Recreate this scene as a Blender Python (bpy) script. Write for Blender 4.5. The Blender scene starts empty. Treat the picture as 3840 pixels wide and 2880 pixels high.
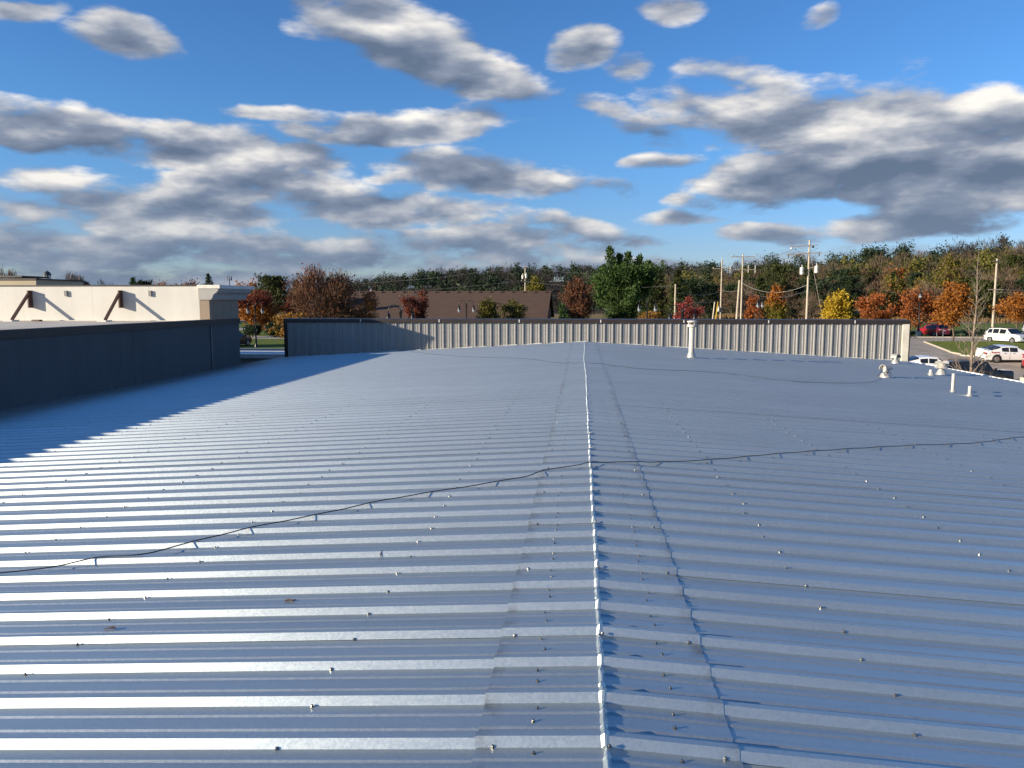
import bpy, math, random
import numpy as np
from mathutils import Vector, Matrix

R = math.radians
rng = np.random.default_rng(7)
random.seed(7)
scene = bpy.context.scene
col = scene.collection

# ------------------------------------------------------------------ camera
cam_data = bpy.data.cameras.new('camera')
cam_data.sensor_width = 36.0
cam_data.lens = 27.04
cam_data.clip_start = 0.05
cam_data.clip_end = 6000
cam = bpy.data.objects.new('camera', cam_data)
cam.location = (0, 0, 5.0)
cam.rotation_euler = (R(90 - 6.2), 0, R(5.15))
col.objects.link(cam)
scene.camera = cam

# ------------------------------------------------------------------ sun and sky
SUN_EL, SUN_AZ = 14.2, 25.0              # degrees: elevation; turned from -X towards -Y
sd = Vector((-math.cos(R(SUN_AZ)) * math.cos(R(SUN_EL)), -math.sin(R(SUN_AZ)) * math.cos(R(SUN_EL)), math.sin(R(SUN_EL))))
sun_data = bpy.data.lights.new('sun', 'SUN')
sun_data.energy = 5.0
sun_data.angle = R(0.5)
sun_data.color = (1.0, 0.87, 0.68)
sun = bpy.data.objects.new('sun', sun_data)
sun.rotation_euler = (-sd).to_track_quat('-Z', 'Y').to_euler()
sun.location = (-30, -16, 30)
col.objects.link(sun)

view = scene.view_settings
view.view_transform = 'Standard'
view.look = 'None'
view.gamma = 1.0
view.exposure = 0.85
view.use_curve_mapping = False
scene.cycles.use_denoising = True
scene.cycles.max_bounces = 6
scene.cycles.sample_clamp_indirect = 6.0

world = bpy.data.worlds.new('World')
scene.world = world
world.use_nodes = True


class NT:
    """small helper to write node trees"""
    def __init__(self, tree):
        self.t = tree
        self.n = tree.nodes
        self.l = tree.links

    def new(self, typ, **kw):
        nd = self.n.new(typ)
        for k, v in kw.items():
            setattr(nd, k, v)
        return nd

    def put(self, sock, v):
        if hasattr(v, 'is_output') or isinstance(v, bpy.types.NodeSocket):
            self.l.new(v, sock)
        else:
            sock.default_value = v

    def math(self, op, a, b=0.0, c=None, clamp=False):
        nd = self.new('ShaderNodeMath', operation=op, use_clamp=clamp)
        self.put(nd.inputs[0], a)
        self.put(nd.inputs[1], b)
        if c is not None:
            self.put(nd.inputs[2], c)
        return nd.outputs[0]

    def vmath(self, op, a, b=(0, 0, 0), scale=None):
        nd = self.new('ShaderNodeVectorMath', operation=op)
        self.put(nd.inputs[0], a)
        if op == 'SCALE':
            self.put(nd.inputs['Scale'], scale)
        else:
            self.put(nd.inputs[1], b)
        return nd.outputs['Value'] if op in ('LENGTH', 'DOT_PRODUCT') else nd.outputs[0]

    def noise(self, vec, scale, detail=4, rough=0.5, dist=0.0, out='Fac'):
        nd = self.new('ShaderNodeTexNoise')
        if vec is not None:
            self.put(nd.inputs['Vector'], vec)
        nd.inputs['Scale'].default_value = scale
        nd.inputs['Detail'].default_value = detail
        nd.inputs['Roughness'].default_value = rough
        nd.inputs['Distortion'].default_value = dist
        return nd.outputs[out]

    def maprange(self, v, a, b, c, d, smooth=False):
        nd = self.new('ShaderNodeMapRange', interpolation_type='SMOOTHSTEP' if smooth else 'LINEAR')
        for s, x in zip(nd.inputs, (v, a, b, c, d)):
            self.put(s, x)
        return nd.outputs[0]

    def ramp(self, fac, stops, interp='LINEAR'):
        nd = self.new('ShaderNodeValToRGB')
        cr = nd.color_ramp
        cr.interpolation = interp
        while len(cr.elements) < len(stops):
            cr.elements.new(0.5)
        for e, (p, c) in zip(cr.elements, stops):
            e.position = p
            e.color = (*c, 1) if len(c) == 3 else c
        self.put(nd.inputs[0], fac)
        return nd.outputs[0]

    def mix(self, fac, a, b, blend='MIX'):
        nd = self.new('ShaderNodeMix', data_type='RGBA', blend_type=blend)
        self.put(nd.inputs[0], fac)
        self.put(nd.inputs[6], (*a, 1) if isinstance(a, tuple) and len(a) == 3 else a)
        self.put(nd.inputs[7], (*b, 1) if isinstance(b, tuple) and len(b) == 3 else b)
        return nd.outputs[2]

    def xyz(self, v):
        nd = self.new('ShaderNodeSeparateXYZ')
        self.put(nd.inputs[0], v)
        return nd.outputs

    def comb(self, x, y, z):
        nd = self.new('ShaderNodeCombineXYZ')
        for s, v in zip(nd.inputs, (x, y, z)):
            self.put(s, v)
        return nd.outputs[0]


# cloud banks of the sky: azimuth, elevation, half length, half height, tilt (degrees), weight
BANKS = [(-12.3, 17.5, 10.3, 2.1, -18, 1.0), (-36.2, 17.2, 2.3, 0.7, 1, 0.8), (-31.3, 16.2, 3.2, 1.2, -7, 0.85),
 (-35.1, 10.4, 6.0, 1.4, 3, 0.95), (-26.8, 10.1, 7.4, 1.6, -4, 1.0), (-20.1, 9.7, 4.1, 1.1, -2, 0.9), (-21.9, 12.6, 5.5, 0.7, 1, 0.75),
 (-12.7, 12.2, 6.6, 1.4, 7, 0.95), (-19.8, 11.1, 3.5, 1.1, 3, 0.7), (-7.0, 9.1, 8.0, 1.4, -4, 0.95), (2.0, 8.1, 3.3, 0.8, -9, 0.7),
 (-23.0, 7.9, 7.3, 1.4, 2, 0.9), (-35.8, 7.6, 4.7, 1.0, 0, 0.75), (-30.6, 6.0, 9.1, 1.6, 1, 0.9), (-15.4, 6.9, 11.0, 1.4, -3, 0.85),
 (-33.4, 3.5, 11.1, 1.8, 2, 0.85), (-18.7, 3.4, 13.3, 1.7, -1, 0.85), (-7.1, 4.0, 11.1, 1.5, 0, 0.85), (-0.3, 5.2, 6.7, 1.0, -6, 0.75),
 (-1.9, 2.5, 14.0, 1.0, 0, 0.8), (16.9, 11.5, 12.4, 2.7, -8, 1.0), (14.1, 8.4, 7.5, 2.1, -3, 0.9), (22.6, 7.6, 8.5, 2.6, -8, 1.0),
 (12.1, 14.6, 5.6, 1.4, -15, 0.8), (5.3, 11.8, 3.9, 0.9, -8, 0.7), (1.0, 13.3, 4.0, 1.0, -12, 0.65), (26.5, 10.6, 3.7, 2.0, -27, 0.9),
 (0.3, 17.3, 2.7, 1.4, 4, 1.0), (3.7, 16.0, 2.4, 1.3, 5, 0.8), (6.0, 19.6, 2.1, 0.9, -4, 0.85), (15.6, 18.2, 1.7, 0.8, 8, 0.7),
 (22.5, 14.4, 1.8, 0.9, -7, 0.4), (5.9, 9.9, 2.6, 0.8, 2, 0.8), (8.3, 6.8, 2.4, 0.7, -2, 0.65), (7.6, 5.9, 2.9, 0.6, -5, 0.7),
 (13.6, 4.5, 4.9, 0.8, -4, 0.8), (22.5, 4.9, 7.9, 1.0, 1, 0.85), (18.7, 3.2, 8.5, 0.6, -1, 0.55)]


BX, BY = 1.45, 1.6


def build_world():
    t = NT(world.node_tree)
    t.n.clear()
    out = t.new('ShaderNodeOutputWorld')
    bg = t.new('ShaderNodeBackground')
    bg.inputs['Strength'].default_value = 0.072
    sky = t.new('ShaderNodeTexSky', sky_type='NISHITA')
    sky.sun_disc = False
    sky.sun_elevation = R(SUN_EL)
    sky.sun_rotation = math.atan2(sd.x, sd.y)
    sky.altitude = 200
    sky.air_density = 1.0
    sky.dust_density = 0.0
    sky.ozone_density = 2.2
    tc = t.new('ShaderNodeTexCoord')
    d = tc.outputs['Generated']
    x, y, z = t.xyz(d)

    def plane(x, y, z):                                   # the cloud deck seen in perspective
        zz = t.math('ADD', t.math('MAXIMUM', z, 0.0), 0.50)
        return t.comb(t.math('DIVIDE', x, zz), t.math('DIVIDE', y, zz), t.math('MULTIPLY', z, 3.2))
    p = plane(x, y, z)
    az = t.math('MULTIPLY', t.math('ARCTAN2', x, y), 57.2958)
    el = t.math('MULTIPLY', t.math('ARCSINE', z), 57.2958)
    wx, wy, wz = t.xyz(t.vmath('SUBTRACT', t.noise(p, 3.8, 2, 0.5, out='Color'), (0.5, 0.5, 0.5)))
    AZ = t.comb(*[t.math('MULTIPLY_ADD', wx, 6.0, az)] * 3)
    EL = t.comb(*[t.math('MULTIPLY_ADD', wy, 2.6, el)] * 3)

    def vma(a, b, c):
        nd = t.new('ShaderNodeVectorMath', operation='MULTIPLY_ADD')
        for sck, v in zip(nd.inputs, (a, b, c)):
            t.put(sck, v)
        return nd.outputs[0]
    banks = list(BANKS)
    while len(banks) % 3:
        banks.append((0, -60, 1, 1, 0, 0.01))
    T = S = None
    for i in range(0, len(banks), 3):                     # three banks per vector
        cu, cv, w = [], [], []
        for a0, e0, rx, ry, rot, wt in banks[i:i + 3]:
            c, s_, rx, ry = math.cos(R(rot)), math.sin(R(rot)), rx * BX, ry * BY
            cu.append((c / rx, s_ / rx, -(a0 * c + e0 * s_) / rx))
            cv.append((-s_ / ry, c / ry, -(e0 * c - a0 * s_) / ry))
            w.append(wt)
        cu, cv = list(zip(*cu)), list(zip(*cv))
        U = vma(AZ, cu[0], vma(EL, cu[1], cu[2]))
        V = vma(AZ, cv[0], vma(EL, cv[1], cv[2]))
        Q = vma(V, V, t.vmath('MULTIPLY', U, U))
        M = t.vmath('MAXIMUM', vma(Q, tuple(-k for k in w), tuple(w)), (0, 0, 0))
        T = M if T is None else t.vmath('MAXIMUM', T, M)
        S = t.vmath('MULTIPLY', M, V) if S is None else vma(M, V, S)
    tx, ty, tz = t.xyz(T)
    bank = t.math('MAXIMUM', tx, t.math('MAXIMUM', ty, tz))
    height = t.vmath('DOT_PRODUCT', S, (1, 1, 1))
    # beyond the banks the cover goes on by itself
    ax = t.math('ABSOLUTE', t.math('ADD', az, 4.5))
    big = t.noise(p, 1.6, 2, 0.5)
    side = t.math('MULTIPLY', t.maprange(ax, 29, 40, 0, 1, True), t.maprange(big, 0.36, 0.72, 0.0, 1.0))
    above = t.math('MULTIPLY', t.maprange(el, 19, 30, 0, 1, True), t.maprange(big, 0.52, 0.95, 0.0, 1.0))
    low = t.maprange(el, 22, 34, 1, 0, True)
    bank = t.math('MAXIMUM', bank, t.math('MAXIMUM', t.math('MULTIPLY', side, low), above))
    bank = t.math('MAXIMUM', bank, t.maprange(z, 0.01, 0.085, 0.9, 0.0))      # low stratus along the horizon
    f0 = t.noise(p, 7.6, 9, 0.56)
    fs = t.noise(p, 7.6, 4, 0.5)
    f1 = t.noise(plane(t.math('SUBTRACT', x, 0.016), y, t.math('ADD', z, 0.020)), 7.6, 4, 0.5)
    d0 = t.math('ADD', bank, t.math('MULTIPLY_ADD', f0, CA, -0.5 * CA - CT))
    alpha = t.maprange(d0, 0.0, 0.34, 0.0, 1.0, True)
    lit = t.math('MULTIPLY_ADD', t.math('SUBTRACT', fs, f1), 2.0, 0.43)
    lit = t.math('MULTIPLY_ADD', height, 0.62, lit)
    lit = t.math('SUBTRACT', lit, t.maprange(d0, 0.2, 1.0, -0.06, 0.26))
    cloud = t.ramp(lit, [(0.0, (0.13, 0.18, 0.275)), (0.35, (0.25, 0.30, 0.40)), (0.65, (0.53, 0.55, 0.60)), (1.0, (1.0, 0.96, 0.90))])
    far = t.maprange(z, 0.03, 0.17, 0.55, 0.0, True)
    cloud = t.mix(far, cloud, (0.20, 0.27, 0.38))
    cloud = t.vmath('SCALE', cloud, scale=0.57 / 0.072)
    hs = t.new('ShaderNodeHueSaturation')
    hs.inputs['Saturation'].default_value = 1.12
    t.put(hs.inputs['Color'], sky.outputs[0])
    tint = t.mix(t.maprange(z, 0.0, 0.22, 0, 1, True), (0.60, 0.68, 1.08), (0.64, 0.96, 1.36))
    skyc = t.mix(1.0, hs.outputs[0], tint, 'MULTIPLY')
    t.put(bg.inputs['Color'], t.mix(alpha, skyc, cloud))
    t.l.new(bg.outputs[0], out.inputs[0])


CA, CT = 1.35, 0.40                                        # cloud raggedness, threshold
build_world()
world.cycles.sampling_method = 'MANUAL'
world.cycles.sample_map_resolution = 512

# ------------------------------------------------------------------ helpers
def tag(o, label=None, cat=None, group=None, kind=None):
    if label:
        o['label'] = label
    if cat:
        o['category'] = cat
    if group:
        o['group'] = group
    if kind:
        o['kind'] = kind
    return o


def empty(name, loc, rz=0.0, label=None, cat=None, group=None):
    o = bpy.data.objects.new(name, None)
    o.location = loc
    o.rotation_euler = (0, 0, rz)
    o.empty_display_size = 0.2
    col.objects.link(o)
    return tag(o, label, cat, group)


def link(name, mesh, parent=None, loc=None, rot=None):
    o = bpy.data.objects.new(name, mesh)
    if parent is not None:
        o.parent = parent
    if loc is not None:
        o.location = loc
    if rot is not None:
        o.rotation_euler = rot
    col.objects.link(o)
    return o


class MB:
    """collects vertices and faces of one mesh"""
    def __init__(self):
        self.v, self.f = [], []

    def add(self, vs, fs):
        n = len(self.v)
        self.v.extend([tuple(p) for p in vs])
        self.f.extend([tuple(n + i for i in q) for q in fs])
        return self

    def box(self, x0, x1, y0, y1, z0, z1):
        return self.add([(x0, y0, z0), (x1, y0, z0), (x1, y1, z0), (x0, y1, z0), (x0, y0, z1), (x1, y0, z1), (x1, y1, z1), (x0, y1, z1)],
                        [(3, 2, 1, 0), (4, 5, 6, 7), (0, 1, 5, 4), (1, 2, 6, 5), (2, 3, 7, 6), (3, 0, 4, 7)])

    def ring(self, c, ax, r, n, ph=0.0):
        ax = Vector(ax).normalized()
        u = ax.orthogonal().normalized()
        w = ax.cross(u)
        c = Vector(c)
        return [tuple(c + (u * math.cos(ph + 2 * math.pi * k / n) + w * math.sin(ph + 2 * math.pi * k / n)) * r) for k in range(n)]

    def tube(self, pts, rad, n=8, cap=True):
        pts = [Vector(p) for p in pts]
        m = len(pts)
        rad = [rad] * m if not hasattr(rad, '__len__') else rad
        base = len(self.v)
        u = None
        for i, p in enumerate(pts):
            a = (pts[min(i + 1, m - 1)] - pts[max(i - 1, 0)]).normalized()
            if u is None:
                u = a.orthogonal().normalized()
            else:
                u = (u - a * u.dot(a)).normalized()
            w = a.cross(u)
            for k in range(n):
                t_ = 2 * math.pi * k / n
                self.v.append(tuple(p + (u * math.cos(t_) + w * math.sin(t_)) * rad[i]))
        for i in range(m - 1):
            for k in range(n):
                a0, a1 = base + i * n + k, base + i * n + (k + 1) % n
                self.f.append((a0, a1, a1 + n, a0 + n))
        if cap:
            self.f.append(tuple(base + k for k in reversed(range(n))))
            self.f.append(tuple(base + (m - 1) * n + k for k in range(n)))
        return self

    def lathe(self, prof, n=16, c=(0, 0, 0)):
        """prof: (radius, z) from bottom to top"""
        base = len(self.v)
        for r, z in prof:
            for k in range(n):
                a = 2 * math.pi * k / n
                self.v.append((c[0] + r * math.cos(a), c[1] + r * math.sin(a), c[2] + z))
        for i in range(len(prof) - 1):
            for k in range(n):
                a0, a1 = base + i * n + k, base + i * n + (k + 1) % n
                self.f.append((a0, a1, a1 + n, a0 + n))
        self.f.append(tuple(base + k for k in reversed(range(n))))
        self.f.append(tuple(base + (len(prof) - 1) * n + k for k in range(n)))
        return self

    def prism(self, poly, axis, a, b):
        """poly in the other two axes, extruded a..b along axis"""
        def P(u, v, t_):
            return {'x': (t_, u, v), 'y': (u, t_, v), 'z': (u, v, t_)}[axis]
        n = len(poly)
        vs = [P(u, v, a) for u, v in poly] + [P(u, v, b) for u, v in poly]
        fs = [tuple(range(n)), tuple(reversed(range(n, 2 * n)))] + [(k, (k + 1) % n, n + (k + 1) % n, n + k) for k in range(n)]
        return self.add(vs, fs)

    def mesh(self, name, mat=None, smooth=False, fix=True):
        me = bpy.data.meshes.new(name)
        me.from_pydata(self.v, [], self.f)
        if fix:
            import bmesh
            bm = bmesh.new()
            bm.from_mesh(me)
            bmesh.ops.recalc_face_normals(bm, faces=bm.faces)
            bm.to_mesh(me)
            bm.free()
        if smooth:
            me.shade_smooth()
            if smooth == 'auto':
                me.set_sharp_from_angle(angle=R(38))
        if mat:
            me.materials.append(mat)
        return me

    def build(self, name, mat=None, parent=None, loc=None, rot=None, smooth=False, fix=True):
        return link(name, self.mesh(name, mat, smooth, fix), parent, loc, rot)


def copy_tree(o, parent=None):
    c = o.copy()
    col.objects.link(c)
    if parent is not None:
        c.parent = parent
    for ch in list(o.children):
        copy_tree(ch, c)
    return c


MATS = {}


def mat(name, color=(0.5, 0.5, 0.5), rough=0.6, metal=0.0, var=0.12, scale=3.0, bump=0.0, bscale=30.0, coat=0.0, spec=0.5, stretch=None):
    """principled material with noise-driven colour and relief in object space"""
    if name in MATS:
        return MATS[name]
    m = bpy.data.materials.new(name)
    m.use_nodes = True
    t = NT(m.node_tree)
    b = t.n['Principled BSDF']
    tc = t.new('ShaderNodeTexCoord').outputs['Object']
    if stretch:
        tc = t.vmath('MULTIPLY', tc, stretch)
    if var > 0:
        f = t.noise(tc, scale, 6, 0.6)
        lo = tuple(max(0, c * (1 - var * 1.6)) for c in color)
        hi = tuple(min(1, c * (1 + var * 1.6)) for c in color)
        t.put(b.inputs['Base Color'], t.ramp(f, [(0.25, lo), (0.75, hi)]))
    else:
        b.inputs['Base Color'].default_value = (*color, 1)
    b.inputs['Roughness'].default_value = rough
    b.inputs['Metallic'].default_value = metal
    b.inputs['Specular IOR Level'].default_value = spec
    b.inputs['Coat Weight'].default_value = coat
    b.inputs['Coat Roughness'].default_value = 0.05
    if bump > 0:
        bp = t.new('ShaderNodeBump')
        bp.inputs['Strength'].default_value = bump
        bp.inputs['Distance'].default_value = 0.02
        t.put(bp.inputs['Height'], t.noise(tc, bscale, 5, 0.6))
        t.l.new(bp.outputs[0], b.inputs['Normal'])
    MATS[name] = m
    return m


def galvalume(name, stain=False, base=0.63, metal=0.88, rough=0.37, tint=(0.93, 1.02, 1.0)):
    m = bpy.data.materials.new(name)
    m.use_nodes = True
    t = NT(m.node_tree)
    b = t.n['Principled BSDF']
    g = t.new('ShaderNodeNewGeometry').outputs['Position']
    vo = t.new('ShaderNodeTexVoronoi')
    vo.inputs['Scale'].default_value = 130.0
    t.put(vo.inputs['Vector'], g)
    sp = t.xyz(vo.outputs['Color'])[0]
    dirt = t.noise(t.vmath('MULTIPLY', g, (0.5, 3.0, 3.0)), 1.3, 6, 0.62)
    run = t.noise(t.vmath('MULTIPLY', g, (0.35, 16.0, 6.0)), 1.0, 4, 0.6)          # runoff streaks down the slope
    rnd = t.new('ShaderNodeObjectInfo').outputs['Random']                          # every sheet weathers a little differently
    k = t.math('MULTIPLY_ADD', sp, 0.06, t.math('MULTIPLY_ADD', dirt, 0.22, 0.73))
    k = t.math('ADD', k, t.math('MULTIPLY_ADD', run, 0.16, t.math('MULTIPLY', rnd, 0.06)))
    c = t.mix(1.0, tuple(base * q for q in tint), t.comb(k, k, k), 'MULTIPLY')
    fine = t.noise(g, 42.0, 3, 0.6)
    if stain:                                             # rusty dirt that gathers along the lower edge of the cap
        px = t.math('ABSOLUTE', t.math('SUBTRACT', t.xyz(g)[0], RX))
        edge = t.maprange(px, 0.36, 0.46, 0.0, 1.0, True)
        sm = t.maprange(t.noise(g, 9.0, 5, 0.65), 0.42, 0.72, 0.0, 0.55)
        c = t.mix(t.math('MULTIPLY', edge, sm), c, (0.20, 0.15, 0.11))
    t.put(b.inputs['Base Color'], c)
    b.inputs['Metallic'].default_value = metal
    t.put(b.inputs['Roughness'], t.math('MULTIPLY_ADD', sp, 0.05, t.math('MULTIPLY_ADD', fine, 0.05, rough)))
    oil = t.noise(t.vmath('MULTIPLY', g, (0.8, 2.2, 2.2)), 2.0, 2, 0.5)
    bp = t.new('ShaderNodeBump')
    bp.inputs['Strength'].default_value = 0.25
    bp.inputs['Distance'].default_value = 0.0009
    t.put(bp.inputs['Height'], oil)
    t.l.new(bp.outputs[0], b.inputs['Normal'])
    MATS[name] = m
    return m



# ------------------------------------------------------------------ the metal-roofed building underfoot
RX, RZ, SL = 0.10, 3.44, 0.0565          # ridge line x and height, roof slope
Y0, Y1 = -1.05, 29.0                     # roof runs from behind the camera to the parapet
XL, XR = -11.7, 11.78
RIB = 0.3048
YR0 = 2.592 - RIB * 12                   # first rib


def roof_z(x):
    return RZ - SL * abs(x - RX)


M_GALV = galvalume('galvalume_roof')
M_CAP = galvalume('galvalume_cap', True)
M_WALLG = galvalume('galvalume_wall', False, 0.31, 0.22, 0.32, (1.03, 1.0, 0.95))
M_BROWN = mat('bronze_trim', (0.030, 0.022, 0.018), 0.45, var=0.2, scale=2)
M_WHITE = mat('white_sealant', (0.75, 0.75, 0.72), 0.6, var=0.1, scale=8)
M_SCREW = mat('zinc_screw', (0.24, 0.235, 0.22), 0.35, 0.9, var=0.0)
M_BLACK = mat('black_rubber', (0.012, 0.012, 0.014), 0.55, var=0.0)


def ribs_profile(nribs, lift=0.0, underlap=True, z0=0.0):
    """R-panel section: (y, z); rib 0 centred on y = 0"""
    pts = []
    for k in range(nribs):
        c = k * RIB
        pts += [(c - 0.036, z0), (c - 0.015, z0 + 0.032 + lift), (c + 0.015, z0 + 0.032 + lift), (c + 0.036, z0)]
        for q in (0.1016, 0.2032):
            pts += [(c + q - 0.017, z0), (c + q - 0.008, z0 + 0.006), (c + q + 0.008, z0 + 0.006), (c + q + 0.017, z0)]
    pts.append((nribs * RIB - 0.0362, z0))
    if underlap:
        pts += [(nribs * RIB - 0.0362, z0 - 0.003), (nribs * RIB - 0.01, z0 - 0.003)]
    return pts


def sheet(prof, stations):
    """loft the section prof along x stations [(x, dz), ...]"""
    mb = MB()
    n = len(prof)
    for x, dz in stations:
        mb.v += [(x, y, z + dz) for y, z in prof]
    for i in range(len(stations) - 1):
        for k in range(n - 1):
            a = i * n + k
            mb.f.append((a, a + 1, a + 1 + n, a + n))
    return mb


def flip_up(me):
    """make a sheet's normals point up or towards -y"""
    me.update()
    s_ = sum(p.normal.z for p in me.polygons)
    if s_ < 0:
        me.flip_normals()


shop = empty('metal_roof_shop', (0, 14, 0), 0, 'low building with a ribbed silver metal gable roof and ribbed parapet at its far end', 'building')
shop_at = Vector((0, -14, 0))


def to_shop(o):
    o.parent = shop
    o.location = Vector(o.location) + shop_at
    return o


prof3 = ribs_profile(3)
LW = RX - XL + 0.02
RW = XR - RX + 0.07
left_me = sheet(prof3, [(-LW, -SL * LW), (-0.02, -SL * 0.02)]).mesh('roof_panel', M_GALV, fix=False)
right_me = sheet(prof3, [(0.02, -SL * 0.02), (RW, -SL * RW)]).mesh('roof_panel', M_GALV, fix=False)
flip_up(left_me)
flip_up(right_me)
npan = int((Y1 - YR0) / (3 * RIB)) + 1
for k in range(npan):
    y = YR0 + 3 * RIB * k
    for me in (left_me, right_me):
        o = to_shop(link('roof_panel', me, None, (RX, y, RZ + random.uniform(-0.0012, 0.0012))))
        o.rotation_euler = (R(random.uniform(-0.03, 0.03)), R(random.uniform(-0.01, 0.01)), 0)

# formed ridge cap, three ribs to a piece, with the pinched fold along the apex
capp = ribs_profile(3, 0.001, True, 0.0025)
CW = 0.462


def cap_mesh():
    n = len(capp)
    mb = MB()
    st = [-CW, -0.16, -0.014, -0.005, 0.0, 0.005, 0.014, 0.16, CW]
    for x in st:
        for y, z in capp:
            if abs(x) >= CW - 1e-6:
                z += 0.0005
            dz = -SL * abs(x)
            if abs(x) < 0.01:                              # the fold stands proud of pans and ribs alike
                fold = 0.045 if z > 0.02 else 0.019
                dz = (fold - z) if abs(x) < 1e-6 else (fold - z) * 0.86
                if 2 * RIB + 0.24 < y or (y % RIB) > 0.25 and (y % RIB) < 0.27:
                    dz *= 0.35
            mb.v.append((x, y, z + dz))
    for i in range(len(st) - 1):
        for k in range(n - 1):
            a = i * n + k
            mb.f.append((a, a + 1, a + 1 + n, a + n))
    return mb


cap_meshes = []
for q in range(4):
    mb = cap_mesh()
    rr = random.Random(q)
    n = len(capp)
    for i in range(len(mb.v)):
        x, y, z = mb.v[i]
        s_ = i // n
        if s_ in (2, 3, 4, 5, 6):                          # crumpled by the brake
            x += rr.uniform(-0.0025, 0.0025)
            z += rr.uniform(-0.002, 0.002) if s_ in (3, 4, 5) else 0
        if s_ in (0, 8):
            x += rr.uniform(-0.0015, 0.0015)
        mb.v[i] = (x, y, z)
    me = mb.mesh('ridge_cap', M_CAP, fix=False)
    flip_up(me)
    cap_meshes.append(me)
for k in range(npan):
    y = YR0 + 3 * RIB * k
    wob = 0.02 * math.sin(y * 0.55) * min(1, max(0, (y - 12) / 8)) + random.uniform(-0.004, 0.004)
    o = to_shop(link('ridge_cap', cap_meshes[k % 4], None, (RX + wob, y, RZ + 0.002 + 0.0012 * (k % 2))))
    o.rotation_euler = (0, 0, R(random.uniform(-0.06, 0.06)))

# screws with washers: rows along the purlins and along the cap
sc_mb = MB().lathe([(0.008, 0.0), (0.008, 0.002), (0.0055, 0.0025), (0.0055, 0.008), (0.004, 0.0095)], 6)
sc_me = sc_mb.mesh('screw', M_SCREW)
spots = []
for k in range(0, 100):
    yr = YR0 + RIB * k
    if yr > 28.7:
        break
    for s_ in (-1, 1):
        for off in (0.128, 0.228):                         # pairs through the cap
            x = RX + s_ * (0.262 + random.uniform(-0.012, 0.012))
            spots.append((x, yr + off + random.uniform(-0.006, 0.006), 0.006))
        if k % 3 == 2:
            spots.append((RX + s_ * (0.40 if s_ < 0 else 0.41), yr + 0.27, 0.006))
        for j in range(1, 8):
            x = RX + s_ * (1.42 * j - 0.25 + (0.03 if k % 2 else 0) + random.uniform(-0.015, 0.015))
            spots.append((x, yr + 0.262 + random.uniform(-0.008, 0.008), 0.0))
    if k % 3 == 2:
        spots.append((RX + 0.012, yr + 0.255, 0.018))
spots = [(x, y, roof_z(x) + dz) for x, y, dz in spots if XL + 0.1 < x < XR - 0.05]


def seen(p):                                               # roughly inside the photographed part, nearest first
    dx, dy = p[0], p[1]
    return dy > 2.2 and abs(dx + 0.09 * dy) < 0.70 * dy


vis = sorted([p for p in spots if seen(p)], key=lambda p: p[0] ** 2 + p[1] ** 2)
rest = vis[290:] + [p for p in spots if not seen(p)]
for p in vis[:290]:
    to_shop(link('screw', sc_me, None, p)).rotation_euler = (R(random.uniform(-6, 6)), R(random.uniform(-6, 6)), random.uniform(0, 6))
mb = MB()
for p in rest:
    mb.add([(v[0] + p[0], v[1] + p[1], v[2] + p[2]) for v in sc_mb.v], sc_mb.f)
tag(to_shop(mb.build('far_screws', M_SCREW, fix=False)), kind='stuff')

# parapet of the same ribbed sheet
PT = 4.205
PXL, PXR = -11.43, 11.74
pan_pts = [(y, z) for y, z in prof3]
wall_mb = MB()
n = len(pan_pts)
for zz in (2.45, PT):
    wall_mb.v += [(y, -z * (1.4 if z > 0.02 else 1.6), zz) for y, z in pan_pts]
for k in range(n - 1):
    wall_mb.f.append((k, k + 1, k + 1 + n, k + n))
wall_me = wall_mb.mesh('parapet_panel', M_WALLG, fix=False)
wall_me.update()
if sum(p.normal.y for p in wall_me.polygons) > 0:
    wall_me.flip_normals()
npp = int((PXR - PXL - 0.05) / (3 * RIB))
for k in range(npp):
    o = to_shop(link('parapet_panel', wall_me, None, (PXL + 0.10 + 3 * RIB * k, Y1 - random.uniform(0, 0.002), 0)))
xe = PXL + 0.10 + 3 * RIB * npp - 0.03
to_shop(MB().box(PXL + 0.02, PXR, Y1 + 0.012, Y1 + 0.30, 0.0, PT - 0.01).build('front_wall', mat('tan_block', (0.30, 0.26, 0.21), 0.8)))
xx = PXL - 0.06
kk = 0
while xx < PXR + 0.02:
    x2 = min(xx + 3.05, PXR + 0.05)
    to_shop(MB().prism([(Y1 - 0.075, PT - 0.05), (Y1 - 0.070, PT + 0.085), (Y1 + 0.36, PT + 0.11), (Y1 + 0.36, PT - 0.05)], 'x', xx + 0.004, x2 - 0.004).build('parapet_coping', M_BROWN, loc=(0, 0, random.uniform(-0.004, 0.004))))
    if kk:
        mb = MB().box(xx - 0.012, xx + 0.018, Y1 - 0.079, Y1 - 0.0755, PT - 0.03, PT + 0.08)
        to_shop(mb.build('joint_sealant', M_WHITE))
    xx = x2
    kk += 1
to_shop(MB().box(PXL - 0.05, PXL + 0.055, Y1 - 0.07, Y1 + 0.011, 2.3, PT - 0.052).build('corner_trim', M_BROWN))
to_shop(MB().box(xe + 0.045, PXR + 0.03, Y1 - 0.07, Y1 + 0.011, 2.2, PT - 0.052).build('corner_trim', mat('cream_trim', (0.62, 0.58, 0.48), 0.5)))
to_shop(MB().box(PXR + 0.033, PXR + 0.075, Y1 - 0.055, Y1 + 0.30, 2.2, PT - 0.052).build('corner_trim', M_BROWN))
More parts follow.
